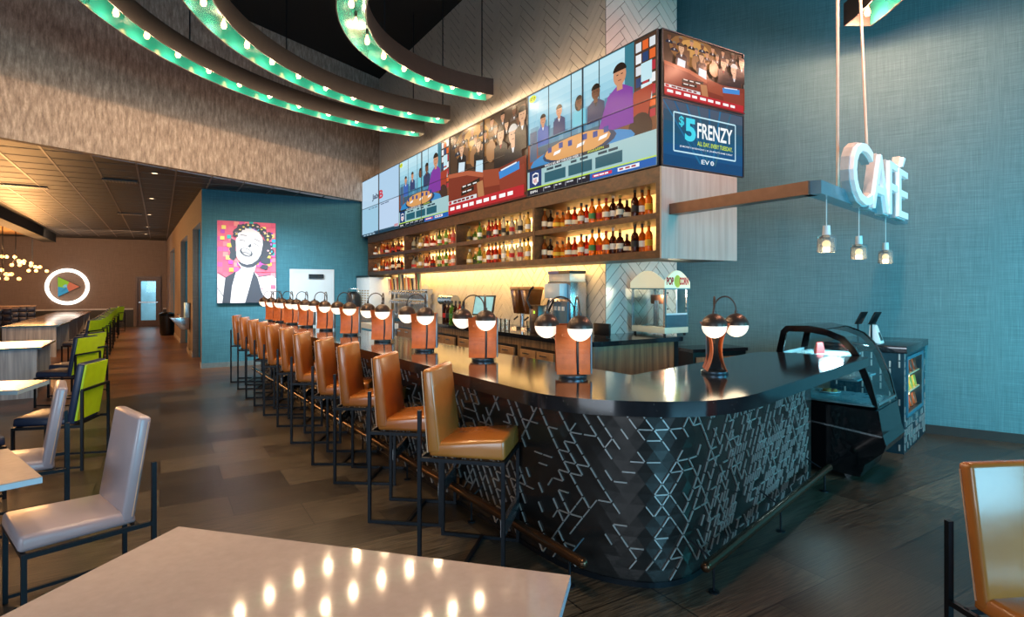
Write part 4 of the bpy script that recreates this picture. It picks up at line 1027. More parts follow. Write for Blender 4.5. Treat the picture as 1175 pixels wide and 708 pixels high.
m = MB(); prof_sweep(m, [(.845, 1.25), (.8, 1.297), (.6, 1.307), (.47, 1.286), (.47, 1.272), (.6, 1.292), (.79, 1.283), (.83, 1.245)], .03, DL - .03); m.build('roof_panel', black_gloss, dc, smooth=False)
m = MB(); prof_sweep(m, [(.03, .40), (.8, .47), (.8, .482), (.026, .415)], -.006, 0); m.build('side_trim', chrome, dc, smooth=False)
steelw = mat('pale_steel_shelf', '#9fc4cc', .25, .5)
for z, w0, w1 in ((.64, .1, .82), (.84, .22, .8), (1.02, .34, .8)):
    m = MB(); prof_sweep(m, [(w0, z), (w1, z), (w1, z + .015), (w0, z + .015)], .035, DL - .035); m.build('shelf', steelw, dc, smooth=False)
m = MB(); prof_sweep(m, [(.835, .64), (.855, .64), (.865, 1.05), (.845, 1.05)], .035, DL - .035); m.build('rear_door', steelw, dc, smooth=False)
m = MB(); prof_sweep(m, [(.06, .655), (.085, .655), (.085, .675), (.06, .675)], .04, DL - .04); m.build('vent_strip', chrome, dc, smooth=False)
for w_, l in ((.3, .08), (.3, DL - .08), (.75, .08), (.75, DL - .08)):
    p = dp(w_, l, .03); cs = MB().cyl((p[0] - .012, p[1] - .012, .03), (p[0] + .012, p[1] + .012, .03), .03, seg=16).build('caster', chrome, dc)
ca = light('case_light', 'AREA', (3.0, 5.4, 1.21), 12, (.7, .95, 1), .4, (3.05, 5.35, .5), .1)
# things in the case
for i, (w_, l, z, kind, lab) in enumerate([(.5, .2, .855, 0, 'pale plate of pastries on the middle shelf of the display case'), (.55, .45, .655, 0, 'pale plate of pastries on the bottom shelf of the display case'), (.6, .3, 1.035, 1, 'small red and white carton on the top shelf of the display case')]):
    p = dp(w_, l, z); x, y = 3.09 + p[0], 4.75 + p[1]
    if kind == 0:
        o = thing('pastry_plate', lab, 'plate', (x, y, z), 0)
        MB().lathe([(0, 0), (.05, 0), (.09, .014), (.088, .018), (.05, .005), (0, .005)], seg=24).build('plate', white_plastic, o)
        for k in range(5): MB().lathe([(0, 0), (.02, 0), (.028, .012), (.018, .028), (0, .032)], (.042 * cos(k * 1.26), .042 * sin(k * 1.26), .006), 10).build('pastry', mat('pastry_crust', '#b5713a', .6), o)
    else:
        tag(MB().hexa([(-.04, -.03, 0), (.04, -.03, 0), (.04, .03, 0), (-.04, .03, 0), (-.025, -.012, .1), (.025, -.012, .1), (.025, .012, .1), (-.025, .012, .1)]).build('carton', mat('red_carton', '#c03030', .5), loc=(x, y, z), smooth=False), lab, 'carton')
# granite-topped stand with lit open shelf
st = thing('cafe_stand', 'patterned end stand with dark stone top and a lit snack niche, by the teal wall', 'stand', (3.87, 5.68, 0), pi / 4 + .02)
L_, Dp = 1.2, .66                      # local x along the front, y to the rear (towards the left)
MB().box(-.03, L_ + .02, -.03, Dp + .05, 1.0, 1.07, .004).build('countertop', granite, st)
nx0, nx1, nz0, nz1 = .16, .98, .38, .92
m = MB(); m.box(0, nx0, 0, Dp, 0, 1); m.box(nx1, L_, 0, Dp, 0, 1); m.box(nx0, nx1, 0, Dp, 0, nz0); m.box(nx0, nx1, 0, Dp, nz1, 1); m.box(nx0, nx1, .12, Dp, nz0, nz1)
m.build('carcass', mat('teal_dark_panel', '#24424e', .3, .6), st, smooth=False)
m = MB(); r_ = random.Random(9)
for i in range(16):
    for j in range(13):
        x = .03 + i * .074; z = .03 + j * .075
        if nx0 - .09 < x < nx1 + .02 and nz0 - .09 < z < nz1 + .02: continue
        if r_.random() < .62: m.box(x, x + .016, -.006, 0, z, z + .06)
        if r_.random() < .2: m.box(x, x + .06, -.006, 0, z + .065, z + .072)
for i in range(8):
    for j in range(13):
        y = .03 + i * .08; z = .03 + j * .075
        if r_.random() < .6: m.box(-.006, 0, y, y + .014, z, z + .06)
o = m.build('raised_strips', inlay_metal, st, smooth=False); o['kind'] = 'stuff'
m = MB(); t = .035; m.box(nx0 - t, nx0, -.012, .0, nz0 - t, nz1 + t); m.box(nx1, nx1 + t, -.012, 0, nz0 - t, nz1 + t); m.box(nx0, nx1, -.012, 0, nz1, nz1 + t); m.box(nx0, nx1, -.012, 0, nz0 - t, nz0); m.build('niche_frame', mat('blue_grey_frame', '#35697c', .4), st, smooth=False)
for z in (.56, .74): MB().box(nx0, nx1, .02, .11, z, z + .012).build('shelf', mat('warm_shelf_board', '#d9c2a0', .5), st, smooth=False)
MB().box(nx0, nx1, .11, .12, nz0, nz1).build('lit_back', mat('warm_lit_back', '#ffe9c0', .5, emit='#ffdca0', estr=1.3), st, smooth=False)
from mathutils import Euler
ms = Matrix.Translation((3.87, 5.68, 0)) @ Matrix.Rotation(pi / 4 + .02, 4, 'Z')
k = 0
for z in (nz0, .572, .752):
    for i in range(4):
        p = ms @ Vector((nx0 + .1 + i * .2, .06, z)); cc = ['#c8542c', '#7fae3a', '#e0b44a', '#e9e2d2', '#8a3a24', '#d98a3c'][(k * 5 + i) % 6]; k += 1
        o = MB().hexa([(-.045, -.03, 0), (.045, -.03, 0), (.045, .03, 0), (-.045, .03, 0), (-.05, -.006, .12), (.05, -.006, .12), (.05, .006, .12), (-.05, .006, .12)], .006, 1).build('snack_bag', mat('snack_bag_' + cc[1:], cc, .35), loc=p, rz=pi / 4)
        tag(o, '%s snack bag from the left on the %s shelf of the lit niche' % (ORD[i], ['bottom', 'middle', 'top'][[nz0, .572, .752].index(z)]), 'snack bag', 'snack bags in the lit niche')
for i, (px, Yp) in enumerate(((984.5, 6.0), (1000, 5.95))):
    x = (px - HX) / F * Yp
    o = thing('order_tablet', ['left black tablet on a stand behind the display case', 'right black tablet on a stand behind the display case'][i], 'tablet', (x, Yp, 1.07), radians(25), 'order tablets behind the display case')
    MB().lathe([(0, 0), (.05, 0), (.05, .008), (.01, .012), (.008, .24), (0, .24)], seg=12).build('stand', black_steel, o)
    MB().hexa([(-.05, -.01, .2), (.05, -.01, .2), (.05, .01, .2), (-.05, .01, .2), (-.02, -.06, .33), (.08, -.06, .33), (.08, -.04, .33), (-.02, -.04, .33)], .004, 1).build('tablet', black_plastic, o)
o = thing('card_reader', 'pale sloped terminal on the stone top behind the display case', 'card terminal', (3.8, 6.0, 1.07), pi / 4)
MB().hexa([(-.07, -.06, 0), (.07, -.06, 0), (.07, .06, 0), (-.07, .06, 0), (-.05, .0, .19), (.05, .0, .19), (.05, .05, .19), (-.05, .05, .19)], .008, 2).build('body', white_plastic, o)
MB().hexa([(-.045, -.052, .03), (.045, -.052, .03), (.045, -.045, .03), (-.045, -.045, .03), (-.036, -.012, .15), (.036, -.012, .15), (.036, -.005, .15), (-.036, -.005, .15)]).build('keypad', black_plastic, o, smooth=False)

# ================================================================ BACK BAR EQUIPMENT
def NS(n, s, z): x, y = W(n, s); return (x, y, z)
# popcorn machine
pc = thing('popcorn_machine', 'cream popcorn machine with glass sides and POPCORN lettering on the back counter', 'popcorn machine', NS(4.82, 4.6, ZB), AV)
pw, pd, pz = .38, .53, .54             # x: along n, y: along s (away)
cream = mat('cream_enamel', '#ece2c4', .35, noise=.03)
MB().box(0, pw, 0, pd, .03, .1, .006).build('base', cream, pc)
for x in (.02, pw - .04):
    for y in (.02, pd - .04): MB().box(x, x + .02, y, y + .02, 0, .03).build('foot', black_plastic, pc, smooth=False)
for x in (0, pw - .022):
    for y in (0, pd - .022): MB().box(x, x + .022, y, y + .022, .1, pz).build('corner_post', chrome, pc, smooth=False)
m = MB(); m.box(.004, .008, .022, pd - .022, .1, pz); m.box(.022, pw - .022, pd - .008, pd - .004, .1, pz); m.box(pw - .008, pw - .004, .022, pd - .022, .1, pz); m.build('glass_panel', cabinet_glass, pc, smooth=False)
dr = MB().box(.022, pw - .022, .004, .008, .25, pz).build('glass_door', cabinet_glass, pc, smooth=False)
m = MB(); m.box(pw / 2 - .006, pw / 2 + .006, -.004, .003, .25, pz); m.box(.022, pw - .022, -.004, .003, .24, .26); m.build('door_frame', white_plastic, dr, smooth=False)
m = MB()
for x in (.03, pw - .05):
    for z in (.3, .48): m.box(x, x + .02, -.01, -.004, z, z + .02)
m.build('door_hinge', black_plastic, dr, smooth=False)
MB().box(.022, pw - .022, -.002, .02, .1, .24).build('lower_panel', mat('slate_panel', '#4d6670', .4), pc, smooth=False)
MB().box(.06, pw - .06, .06, pd - .1, .1, .115).build('tray', chrome, pc, smooth=False)
MB().lathe([(0, 0), (.09, 0), (.095, .01), (.095, .1), (.1, .105), (0, .105)], (pw * .5, pd * .52, .36), 20).build('kettle', mat('copper_kettle', '#a8684a', .3, .8), pc)
m = MB(); m.bar((pw * .5, pd * .52, .46), (pw * .5, pd * .52, pz), .02); m.bar((pw * .5 - .1, pd * .4, .115), (pw * .5 - .1, pd * .4, .4), .05, .02); m.build('kettle_arm', chrome, pc, smooth=False)
m = MB()
n = 12; nn = 10
arc = [(-.015 + (pw + .03) * i / n, pz + .075 + .13 * sin(pi * i / n)) for i in range(n + 1)]
P = [(-.015, pz)] + arc + [(pw + .015, pz)]
m.prism_y(P, -.012, .006)
P2 = [(y_, z_) for y_, z_ in [(-.01 + (pd + .02) * i / n, pz + .075 + .13 * sin(pi * i / n)) for i in range(n + 1)]]
lo = [m.v((-.012, y_, z_)) for y_, z_ in [(-.01, pz)] + P2 + [(pd + .01, pz)]]; hi = [m.v((.004, y_, z_)) for y_, z_ in [(-.01, pz)] + P2 + [(pd + .01, pz)]]
m.bm.faces.new(lo); m.bm.faces.new(hi[::-1])
for i in range(len(lo)): m.bm.faces.new([lo[i], hi[i], hi[(i + 1) % len(lo)], lo[(i + 1) % len(lo)]])
m.box(0, pw, 0, pd, pz, pz + .07)
cn = m.build('canopy', mat('backlit_cream_canopy', '#ece2c4', .35, emit='#f4e6bc', estr=.4, noise=.03), pc, smooth=False)  # emission added to brighten the cream canopy
MB().box(-.016, pw + .016, -.016, pd + .012, pz - .01, pz + .004).build('canopy_trim', mat('teal_trim', '#5f8f98', .4), pc, smooth=False)
cv = Canvas(pw, .17, .0004); cv.ell(.5, .45, .14, .42, '#f2d24a', 16); cv.text('POP', .04, .2, .34, .72, '#d02024', .05); cv.text('CORN', .58, .2, .97, .72, '#d02024', .05); q = cv.build('lettering', printed, pc); q.location = (0, -.0125, pz + .005)
light('popcorn_light', 'POINT', NS(5.0, 4.7, ZB + .48), 14, (1, .85, .6), .05)
# espresso / brewer unit with blue hopper lids  (px 603-655)
def on_counter(px, n): s = S_AT(px, n); return n, s
n_, s_ = on_counter(632, 4.05)
es = thing('coffee_brewer', 'tall steel drinks machine with blue and black lids, beside the tiled column', 'coffee machine', NS(n_, s_ - .0, ZB), RV)
MB().box(-.24, .24, 0, .36, 0, .04).build('drip_base', black_plastic, es, smooth=False)
MB().box(-.24, .24, .12, .36, .04, .62, .01).build('body', chrome, es)
MB().box(-.14, .18, .0, .12, .42, .6, .01).build('head', mat('pale_blue_panel', '#b9ccd8', .3, noise=.03), es)
MB().box(-.1, .2, .1, .12, .1, .38).build('front_panel', mat('blue_control_panel', '#3d6d86', .35), es, smooth=False)
for k in range(3): MB().box(-.06 + .08 * k, -.015 + .08 * k, .09, .1, .27, .32).build('button', white_plastic, es, smooth=False)
for k in range(2): MB().cyl((-.18 + .02 * k, .0, .12 + .16 * 0), (-.12 + .1 * k, .06, .4), .014, seg=8).build('dispensing_arm', black_plastic, es)
MB().box(-.22, .22, .12, .36, .62, .72, .01).build('hopper', mat('cream_hopper', '#d9d2c2', .3), es)
MB().box(-.225, -.0, .115, .365, .72, .755).build('hopper_lid', mat('blue_lid', '#2a55a8', .35), es, smooth=False)
MB().box(.0, .225, .115, .365, .72, .755).build('hopper_lid', black_plastic, es, smooth=False)
# iced tea dispensers / hoppers px 590-612
for i, (px, n) in enumerate(((592, 4.1), (604, 4.1))):
    s = S_AT(px, n); o = thing('tea_dispenser', ['brown drink dispenser with tapered tank, left of its pair', 'brown drink dispenser with tapered tank, beside the steel machine'][i], 'drink dispenser', NS(n, s, ZB), RV, 'brown drink dispensers')
    MB().box(-.07, .07, -.04, .16, 0, .03).build('base', chrome, o, smooth=False)
    MB().cyl((0, .1, .03), (0, .1, .2), .03).build('stem', chrome, o)
    MB().hexa([(-.06, .0, .2), (.06, .0, .2), (.06, .16, .2), (-.06, .16, .2), (-.1, -.03, .52), (.1, -.03, .52), (.1, .2, .52), (-.1, .2, .52)], .01, 2).build('tank', mat('tea_brown_tank', '#6e4322', .15, trans=.3), o)
    MB().box(-.105, .105, -.035, .205, .52, .56, .008).build('lid', mat('tan_lid', '#b58a58', .4), o)
    MB().cyl((0, -.03, .12), (0, .03, .16), .012, seg=8).build('spout', black_plastic, o)
# coffee grinder etc
s = S_AT(617, 3.88); o = thing('coffee_grinder', 'dark brown coffee grinder with slanted black handle in front of the steel machine', 'coffee grinder', NS(3.82, s, ZB), RV)
MB().hexa([(-.09, 0, 0), (.09, 0, 0), (.09, .14, 0), (-.09, .14, 0), (-.1, .0, .34), (.1, .0, .34), (.1, .15, .34), (-.1, .15, .34)], .012, 2).build('body', mat('dark_brown_plastic', '#33231a', .3), o)
MB().tube([(-.05, -.01, .3), (-.1, -.03, .4), (-.04, -.02, .52), (.0, .0, .56)], .014, 8).build('lever', black_plastic, o)
MB().box(.0, .03, -.004, 0, .24, .27).build('indicator', mat('green_lamp', '#a8e040', .4, emit='#a0e040', estr=1), o, smooth=False)
# POS monitor px 552 (y343-372)
s = S_AT(553, 3.85); o = thing('register_monitor', 'black register monitor with pale teal screen behind the third bar lamp', 'monitor', NS(3.85, s, ZB), RV + .5)
MB().box(-.1, .1, -.06, .12, 0, .02).build('foot', black_plastic, o, smooth=False)
MB().bar((0, .06, .02), (0, .06, .25), .05).build('neck', black_plastic, o, smooth=False)
MB().hexa([(-.17, 0, .16), (.17, 0, .16), (.17, .03, .16), (-.17, .03, .16), (-.17, .08, .44), (.17, .08, .44), (.17, .11, .44), (-.17, .11, .44)], .006, 1).build('casing', black_plastic, o)
MB().hexa([(-.15, -.003, .18), (.15, -.003, .18), (.15, .002, .18), (-.15, .002, .18), (-.15, .07, .42), (.15, .07, .42), (.15, .075, .42), (-.15, .075, .42)]).build('screen', mat('teal_screen', '#86b4b8', .2, emit='#7fb0b6', estr=.6), o, smooth=False)
# small dark screen at the column foot
s = S_AT(690, 4.2); o = thing('small_monitor', 'low dark monitor standing before the tiled column', 'monitor', NS(4.2, s, ZB), RV + .2)
MB().box(-.11, .11, 0, .03, .015, .15, .004).build('casing', black_plastic, o)
MB().box(-.08, .08, -.02, .06, 0, .015).build('foot', black_plastic, o, smooth=False)
# standing bottles on the back counter px 515-530
for i, (px, g_, l_) in enumerate([(511, 'dark brown', 'red'), (514.5, 'dark brown', 'black'), (518.5, 'green', 'green'), (523, 'dark brown', 'black'), (527.5, 'red', 'white'), (532, 'dark brown', 'red')]):
    o = copy_tree(proto['tall']); o.location = NS(3.9, S_AT(px, 3.9), ZB); o.scale = (1.3, 1.3, 1.3)
    o.material_slots[0].material = gm[g_]
    for ch in o.children: ch.material_slots[0].material = lm[l_] if ch.name.startswith('bottle_label') else cm['black']
    tag(o, '%s syrup bottle with %s label, %s from the left on the back counter' % (g_, l_, ORD[i]), 'bottle', 'syrup bottles on the back counter')
# glasses on counter px 533-600
gl = None
for i, px in enumerate([538, 543, 572, 577, 582, 607.5, 665, 671]):
    if gl is None:
        gl = MB().lathe([(0, 0), (.03, 0), (.038, .14), (.036, .14), (.029, .006), (0, .006)], seg=16).build('drinking_glass', glass_mat('tumbler_glass', (.93, .96, .97), .03, 1.5)); o = gl
    else: o = gl.copy(); C.objects.link(o)
    n = 3.8 + (.07 if i % 2 else 0); o.location = NS(n, S_AT(px, n), ZB)
    tag(o, ['clear tumbler right of the syrup bottles', 'second clear tumbler right of the syrup bottles', 'clear tumbler right of the register monitor', 'clear tumbler in the middle of three past the register monitor', 'clear tumbler nearest the brown drink dispensers', 'clear tumbler beside the coffee grinder', 'clear tumbler left of the low dark monitor', 'clear tumbler nearest the low dark monitor'][i], 'glass', 'tumblers on the back counter')
# horizontal steel cylinder and disc on the tile wall
o = thing('steel_canister', 'horizontal steel canister with dark underside held before the tiled backsplash', 'canister', NS(4.2, S_AT(500, 4.2), ZB), RV)
MB().cyl((-.0, .12, .33), (.55, .12, .33), .09, seg=20).build('drum', chrome, o)
m = MB(); m.box(.05, .09, .1, .14, 0, .26); m.box(.45, .49, .1, .14, 0, .26); m.build('bracket', black_steel, o, smooth=False)
o = MB().lathe([(0, 0), (.17, 0), (.17, .015), (0, .02)], seg=28).build('round_wall_disc', mat('pale_disc', '#c4ccd2', .35, .4)); o.rotation_euler = (0, -pi / 2, AV); o.location = NS(NW - .012, S_AT(489, NW), 1.55)
tag(o, 'round pale disc on the tiled backsplash right of the beer taps', 'disc')
# white chiller with louvres px 402-435
n = 3.95; s = S_AT(420, n)
o = thing('frozen_drink_machine', 'white louvred frozen drink machine at the teal wall end of the back bar', 'drink machine', NS(3.9, 12.68, ZB), RV)
MB().box(-.62, .35, 0, .5, 0, .78, .015).build('cabinet', white_plastic, o)
MB().box(-.64, .36, -.01, .5, .78, .82).build('top_cap', black_plastic, o, smooth=False)
m = MB()
for k in range(4):
    for j in range(8): m.box(-.42 + .2 * k, -.42 + .2 * k + .13, -.006, 0, .08 + .055 * j, .08 + .055 * j + .03)
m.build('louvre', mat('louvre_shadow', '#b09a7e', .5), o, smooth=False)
o = thing('black_kettle', 'rounded black ice bucket beside the louvred white machine', 'ice bucket', NS(3.725, 12.95, ZB), 0)
MB().lathe([(0, 0), (.13, 0), (.16, .2), (.15, .38), (.08, .46), (0, .47)], seg=20).build('bucket', black_plastic, o); MB().tube([(-.14, 0, .36), (-.1, 0, .52), (.1, 0, .52), (.14, 0, .36)], .01).build('handle', chrome, o)
# beer tap tower: two rows of taps with handles
tt = thing('beer_tap_tower', 'wide steel beer tower with two rows of taps and slanted coloured handles', 'beer tower', NS(4.3, 11.15, ZB), RV)
MB().box(-.95, .95, .05, .16, .42, .52).build('upper_manifold', chrome, tt, smooth=False)
MB().box(-.95, .95, .05, .16, .24, .32).build('lower_manifold', chrome, tt, smooth=False)
m = MB()
for x in (-.9, 0, .9): m.box(x - .03, x + .03, .07, .13, 0, .42)
m.build('column', chrome, tt, smooth=False)
MB().box(-.95, .95, -.2, .1, 0, .02).build('drip_tray', chrome, tt, smooth=False)
hc = ['#e6ded0', '#c6462e', '#d8a844', '#2d2a2a', '#dfd8c8', '#8a2a22', '#3f7d4a', '#d9cdb4', '#1f2c44', '#c98a3a']
r_ = random.Random(4)
for k in range(18):
    x = -.88 + k * .1035
    fa = MB(); fa.cyl((x, .05, .47), (x, -.05, .46), .014, seg=8); fa.cyl((x, -.05, .47), (x, -.06, .4), .01, seg=8); fl = MB(); fl.cyl((x, .05, .28), (x, -.05, .27), .014, seg=8); fl.cyl((x, -.05, .28), (x, -.06, .22), .01, seg=8); fl.build('lower_faucet', chrome, tt)
    fb = fa.build('faucet', chrome, tt)
    c_ = hc[k % 10]; h = r_.uniform(.22, .34)
    MB().hexa([(x - .015, -.065, .5), (x + .015, -.065, .5), (x + .015, -.045, .5), (x - .015, -.045, .5), (x - .0, -.1, .5 + h), (x + .06, -.1, .5 + h), (x + .06, -.07, .5 + h), (x - .0, -.07, .5 + h)], .004, 1).build('tap_handle', mat('tap_handle_' + c_[1:], c_, .4), fb)
# white sink & faucet between the bar and back bar, px 430 / soap
o = thing('hand_sink', 'small white hand sink with faucet behind the fifth bar lamp', 'sink', NS(3.1, 9.3, 0), RV)
MB().box(-.3, .3, -.2, .2, 0, .98).build('cabinet', chrome, o, smooth=False)
m = MB(); m.box(-.32, .32, -.22, -.16, .98, 1.06); m.box(-.32, .32, .16, .22, .98, 1.06); m.box(-.32, -.26, -.16, .16, .98, 1.06); m.box(.26, .32, -.16, .16, .98, 1.06); m.box(-.26, .26, -.16, .16, .98, .99); m.build('basin', white_plastic, o, smooth=False)
MB().tube([(0, .18, 1.06), (0, .18, 1.2), (0, .12, 1.26), (0, .03, 1.24), (0, .02, 1.18)], .013, 8).build('faucet', chrome, o)
# ================================================================ TABLES AND CHAIRS
def table(name, pts, z, label, edge, top_m, th=.03, base=True, group=None, leg_m=None):
    cx = sum(p[0] for p in pts) / len(pts); cy = sum(p[1] for p in pts) / len(pts)
    o = thing(name, label, 'table', (cx, cy, 0), 0, group)
    P = [(p[0] - cx, p[1] - cy) for p in pts]
    Q = [(x * .9985, y * .9985) for x, y in P]
    MB().prism(Q, z - .004, z).build('tabletop', top_m, o, smooth=False)
    MB().prism(P, z - th, z - .004).build('edge_band', edge, o, smooth=False)
    if base:
        MB().cyl((0, 0, .02), (0, 0, z - th - .012), .035, seg=16).build('pedestal', black_steel, o)
        MB().box(-.26, .26, -.26, .26, 0, .02).build('base_plate', black_steel, o, smooth=False)
        MB().box(-.2, .2, -.03, .03, z - th - .012, z - th).build('mount', black_steel, o, smooth=False)
    return o
a = Vector((.969, -.247)); b_ = Vector((-.235, -.972)); c0 = Vector((-1.257, 2.168)); c1 = Vector((.184, 1.80))
table('dining_table', [tuple(c0), tuple(c0 + b_ * .9), tuple(c1 + b_ * .9), tuple(c1)], .75, 'large pale quartz table in the foreground with bulb reflections', quartz_edge, white_quartz)
q = Vector((-2.236, 2.739)); e1_ = Vector((-.77, .635)).normalized(); e2_ = Vector((-.65, -.76)).normalized()
table('dining_table', [tuple(q), tuple(q + e1_ * .76), tuple(q + e1_ * .76 + e2_ * .8), tuple(q + e2_ * .8)], .75, 'pale table corner at the left edge, between the two grey chairs', quartz_edge, white_quartz)
q = Vector((-4.52, 5.62)); e1_ = Vector((-.98, -.19)).normalized(); e2_ = Vector((.3, -.95)).normalized()
table('dining_table', [tuple(q), tuple(q + e1_ * .9), tuple(q + e1_ * .9 + e2_ * .6), tuple(q + e2_ * .6)], .75, 'small table with warm reflection at the left edge, before the grey wood end panels', quartz_edge, mat('warm_wood_top', '#a08068', .18, noise=.1), th=.04)

def make_chair(leather, back_m, edge_m=None, side='grey'):
    """dining chair facing +x, rear posts joined by a bar behind the backrest"""
    o = thing('dining_chair', '', 'chair', (0, 0, 0))
    w_ = .25
    MB().hexa([(-.24, -w_ + .02, .41), (.25, -w_ + .01, .41), (.25, w_ - .01, .41), (-.24, w_ - .02, .41), (-.22, -w_ + .03, .475), (.245, -w_ + .02, .49), (.245, w_ - .02, .49), (-.22, w_ - .03, .475)], .022, 3).build('seat', leather, o)
    x0, x1, y = -.245, -.16, w_ - .02
    bk = MB().hexa([(x0 + .02, -y, .42), (x1, -y, .42), (x1, y, .42), (x0 + .02, y, .42), (x0 - .065, -y + .01, .955), (x0, -y + .01, .965), (x0, y - .01, .965), (x0 - .065, y - .01, .955)], .02, 3).build('backrest', leather, o)
    if back_m:
        MB().hexa([(x0 - .0, -y + .015, .44), (x0 + .02, -y + .015, .44), (x0 + .02, y - .015, .44), (x0 - .0, y - .015, .44), (x0 - .078, -y + .022, .945), (x0 - .062, -y + .022, .945), (x0 - .062, y - .022, .945), (x0 - .078, y - .022, .945)]).build('back_panel', back_m, bk, smooth=False)
    else:
        for s in (-1, 1): MB().bar((x0 + .034, s * (y + .0), .45), (x0 - .045, s * (y - .009), .93), .005).build('piping', stitch, bk, smooth=False)
    a = .022; Y_ = w_ + .005
    for s in (-1, 1):
        MB().bar((-.305, s * Y_, 0), (-.305, s * Y_, .72), a).build('leg', black_steel, o, smooth=False)
        MB().bar((.23, s * Y_, 0), (.23, s * Y_, .41), a).build('leg', black_steel, o, smooth=False)
        MB().bar((-.3, s * Y_, .03), (.22, s * Y_, .03), a * .8).build('side_rail', black_steel, o, smooth=False)
    m = MB(); m.box(-.315, .24, -Y_ - .01, -Y_ + .01, .387, .409); m.box(-.315, .24, Y_ - .01, Y_ + .01, .387, .409); m.box(-.24, -.22, -Y_, Y_, .387, .409); m.box(.22, .24, -Y_, Y_, .387, .409); m.build('seat_frame', black_steel, o, smooth=False)
    if back_m: MB().bar((-.305, -Y_, .72), (-.305, Y_, .72), a).build('back_bar', black_steel, o, smooth=False)
    return o
def chair_at(o, rear, face, label, side):
    """rear: floor point of the seat corner nearest the camera at the rear; side = +1 when that corner is on the chair's left"""
    f = Vector(face).normalized(); l = Vector((-f.y, f.x))
    c_ = Vector(rear) + f * .23 - l * side * .23
    return place(o, c_.x, c_.y, 0, atan2(f.y, f.x), label)
g0 = make_chair(grey_leather, None); g0['group'] = 'grey leather dining chairs'
chair_at(g0, (-1.98, 3.03), (-.66, -.75), 'nearest grey leather dining chair, beside the foreground table', 1)
g1 = copy_tree(g0); chair_at(g1, (-3.13, 3.93), (-.78, -.63), 'farther grey leather dining chair, its back seen edge-on', 1)
n0_ = make_chair(navy_leather, lime_vinyl); n0_['group'] = 'navy and lime chairs'
chair_at(n0_, (-3.96, 5.2), (-.975, -.22), 'navy chair with lime back nearest the camera, behind the grey chairs', 1)
LC_ = [(-6.05, 7.9), (-6.45, 8.62), (-9.05, 12.2), (-9.42, 12.85), (-9.85, 13.55), (-10.35, 14.3), (-10.85, 15.1), (-11.45, 16.0), (-12.1, 17.0), (-12.85, 18.2), (-13.7, 19.5), (-14.5, 21.0)]
for i, (x, y) in enumerate(LC_):
    o = copy_tree(n0_)
    place(o, x - .28, y + .26, 0, radians(183 + (i * 37) % 9), ['navy and lime chair at the shorter wood-ended table, nearer one', 'navy and lime chair at the shorter wood-ended table, farther one'][i] if i < 2 else ('%s navy and lime chair along the long row of hall tables' % (ORD[i - 2] if i < 11 else 'farthest')))
br = make_chair(tan_leather, None); br['group'] = ''; del br['group']
place(br, 2.03, 2.02, 0, radians(-84), 'tan leather dining chair cut off at the right edge of the photo')
# navy chair tucked at the left edge
o = copy_tree(n0_); place(o, -4.3, 4.42, 0, radians(60), 'navy seat pushed under the small table at the left edge'); 

# wood-ended hall tables
def hall_table(near_right, width, length, label):
    o = thing('hall_table', label, 'table', (near_right[0], near_right[1], 0), AV, 'hall tables with grey wood end panels')
    MB().box(-width, 0, 0, length, .73, .76, .003).build('tabletop', mat('glossy_brown_top', '#5a4636', .1, noise=.2, nscale=4), o, smooth=False)
    MB().box(-width, 0, -.004, .0, .728, .762).build('edge_band', mat('blue_grey_edge', '#3c6478', .35), o, smooth=False)
    MB().box(-width + .02, -.06, .03, .09, 0, .73).build('end_panel', grey_wood, o, smooth=False)
    MB().box(-width + .02, -.06, length - .09, length - .03, 0, .73).build('end_panel', grey_wood, o, smooth=False)
    return o
hall_table((-7.05, 8.62), 1.3, 1.35, 'shorter wood-ended table nearest the camera')
p = Vector((-10.75, 13.65)); u_ = Vector((-.54, .842))
for i in range(4):
    q = p + u_ * 2.4 * i; hall_table((q.x, q.y), 1.05, 2.32, ['first table of the long hall row, with tall grey end panel', 'second table of the long hall row', 'third table of the long hall row', 'last table of the long hall row, nearest the far wall'][i])
# tufted navy banquettes at the far left
tuft = mat('tufted_navy', '#1d2740', .4, noise=.5, nscale=6)
for i, (x, y, L_) in enumerate(((-14.0, 15.6, 5), (-15.2, 17.6, 5), (-16.5, 19.8, 5.5))):
    o = thing('banquette', ['nearest row of dark tufted banquette seating at the far left', 'middle row of dark tufted banquette seating at the far left', 'rear row of dark tufted banquette seating before the far wall'][i], 'banquette', (x, y, 0), AV, 'tufted banquettes')
    MB().box(-L_, 0, 0, .55, 0, .45, .02).build('seat', tuft, o)
    m = MB()
    for k in range(int(L_ / .22)):
        for j in range(3): m.box(-L_ + .22 * k, -L_ + .22 * k + .205, .5, .66 + .0 * j, .45 + .18 * j, .45 + .18 * j + .165, .03, 2)
    m.build('backrest', tuft, o)
    MB().box(-L_, 0, .49, .68, .99, 1.02).build('cap_rail', mat('banquette_cap', '#8d7460', .4), o, smooth=False)
    for k in range(2):
        t = thing('cafe_table', '%s small glossy table in front of the %s banquette row' % (['left', 'right'][k], ['nearest', 'middle', 'rear'][i]), 'table', (0, 0, 0), AV, 'small tables at the banquettes')
        v = Vector((x, y)) + Vector((.853, .522)) * (-1.2 - 2.2 * k) + Vector((.522, -.853)) * .55; t.location = (v.x, v.y, 0)
        MB().box(-.38, .38, -.35, .35, .73, .76).build('tabletop', MATS['glossy_brown_top'], t, smooth=False); MB().cyl((0, 0, .015), (0, 0, .73), .03).build('pedestal', black_steel, t); MB().lathe([(0, 0), (.25, 0), (.25, .015), (0, .015)], seg=20).build('base_plate', black_steel, t)

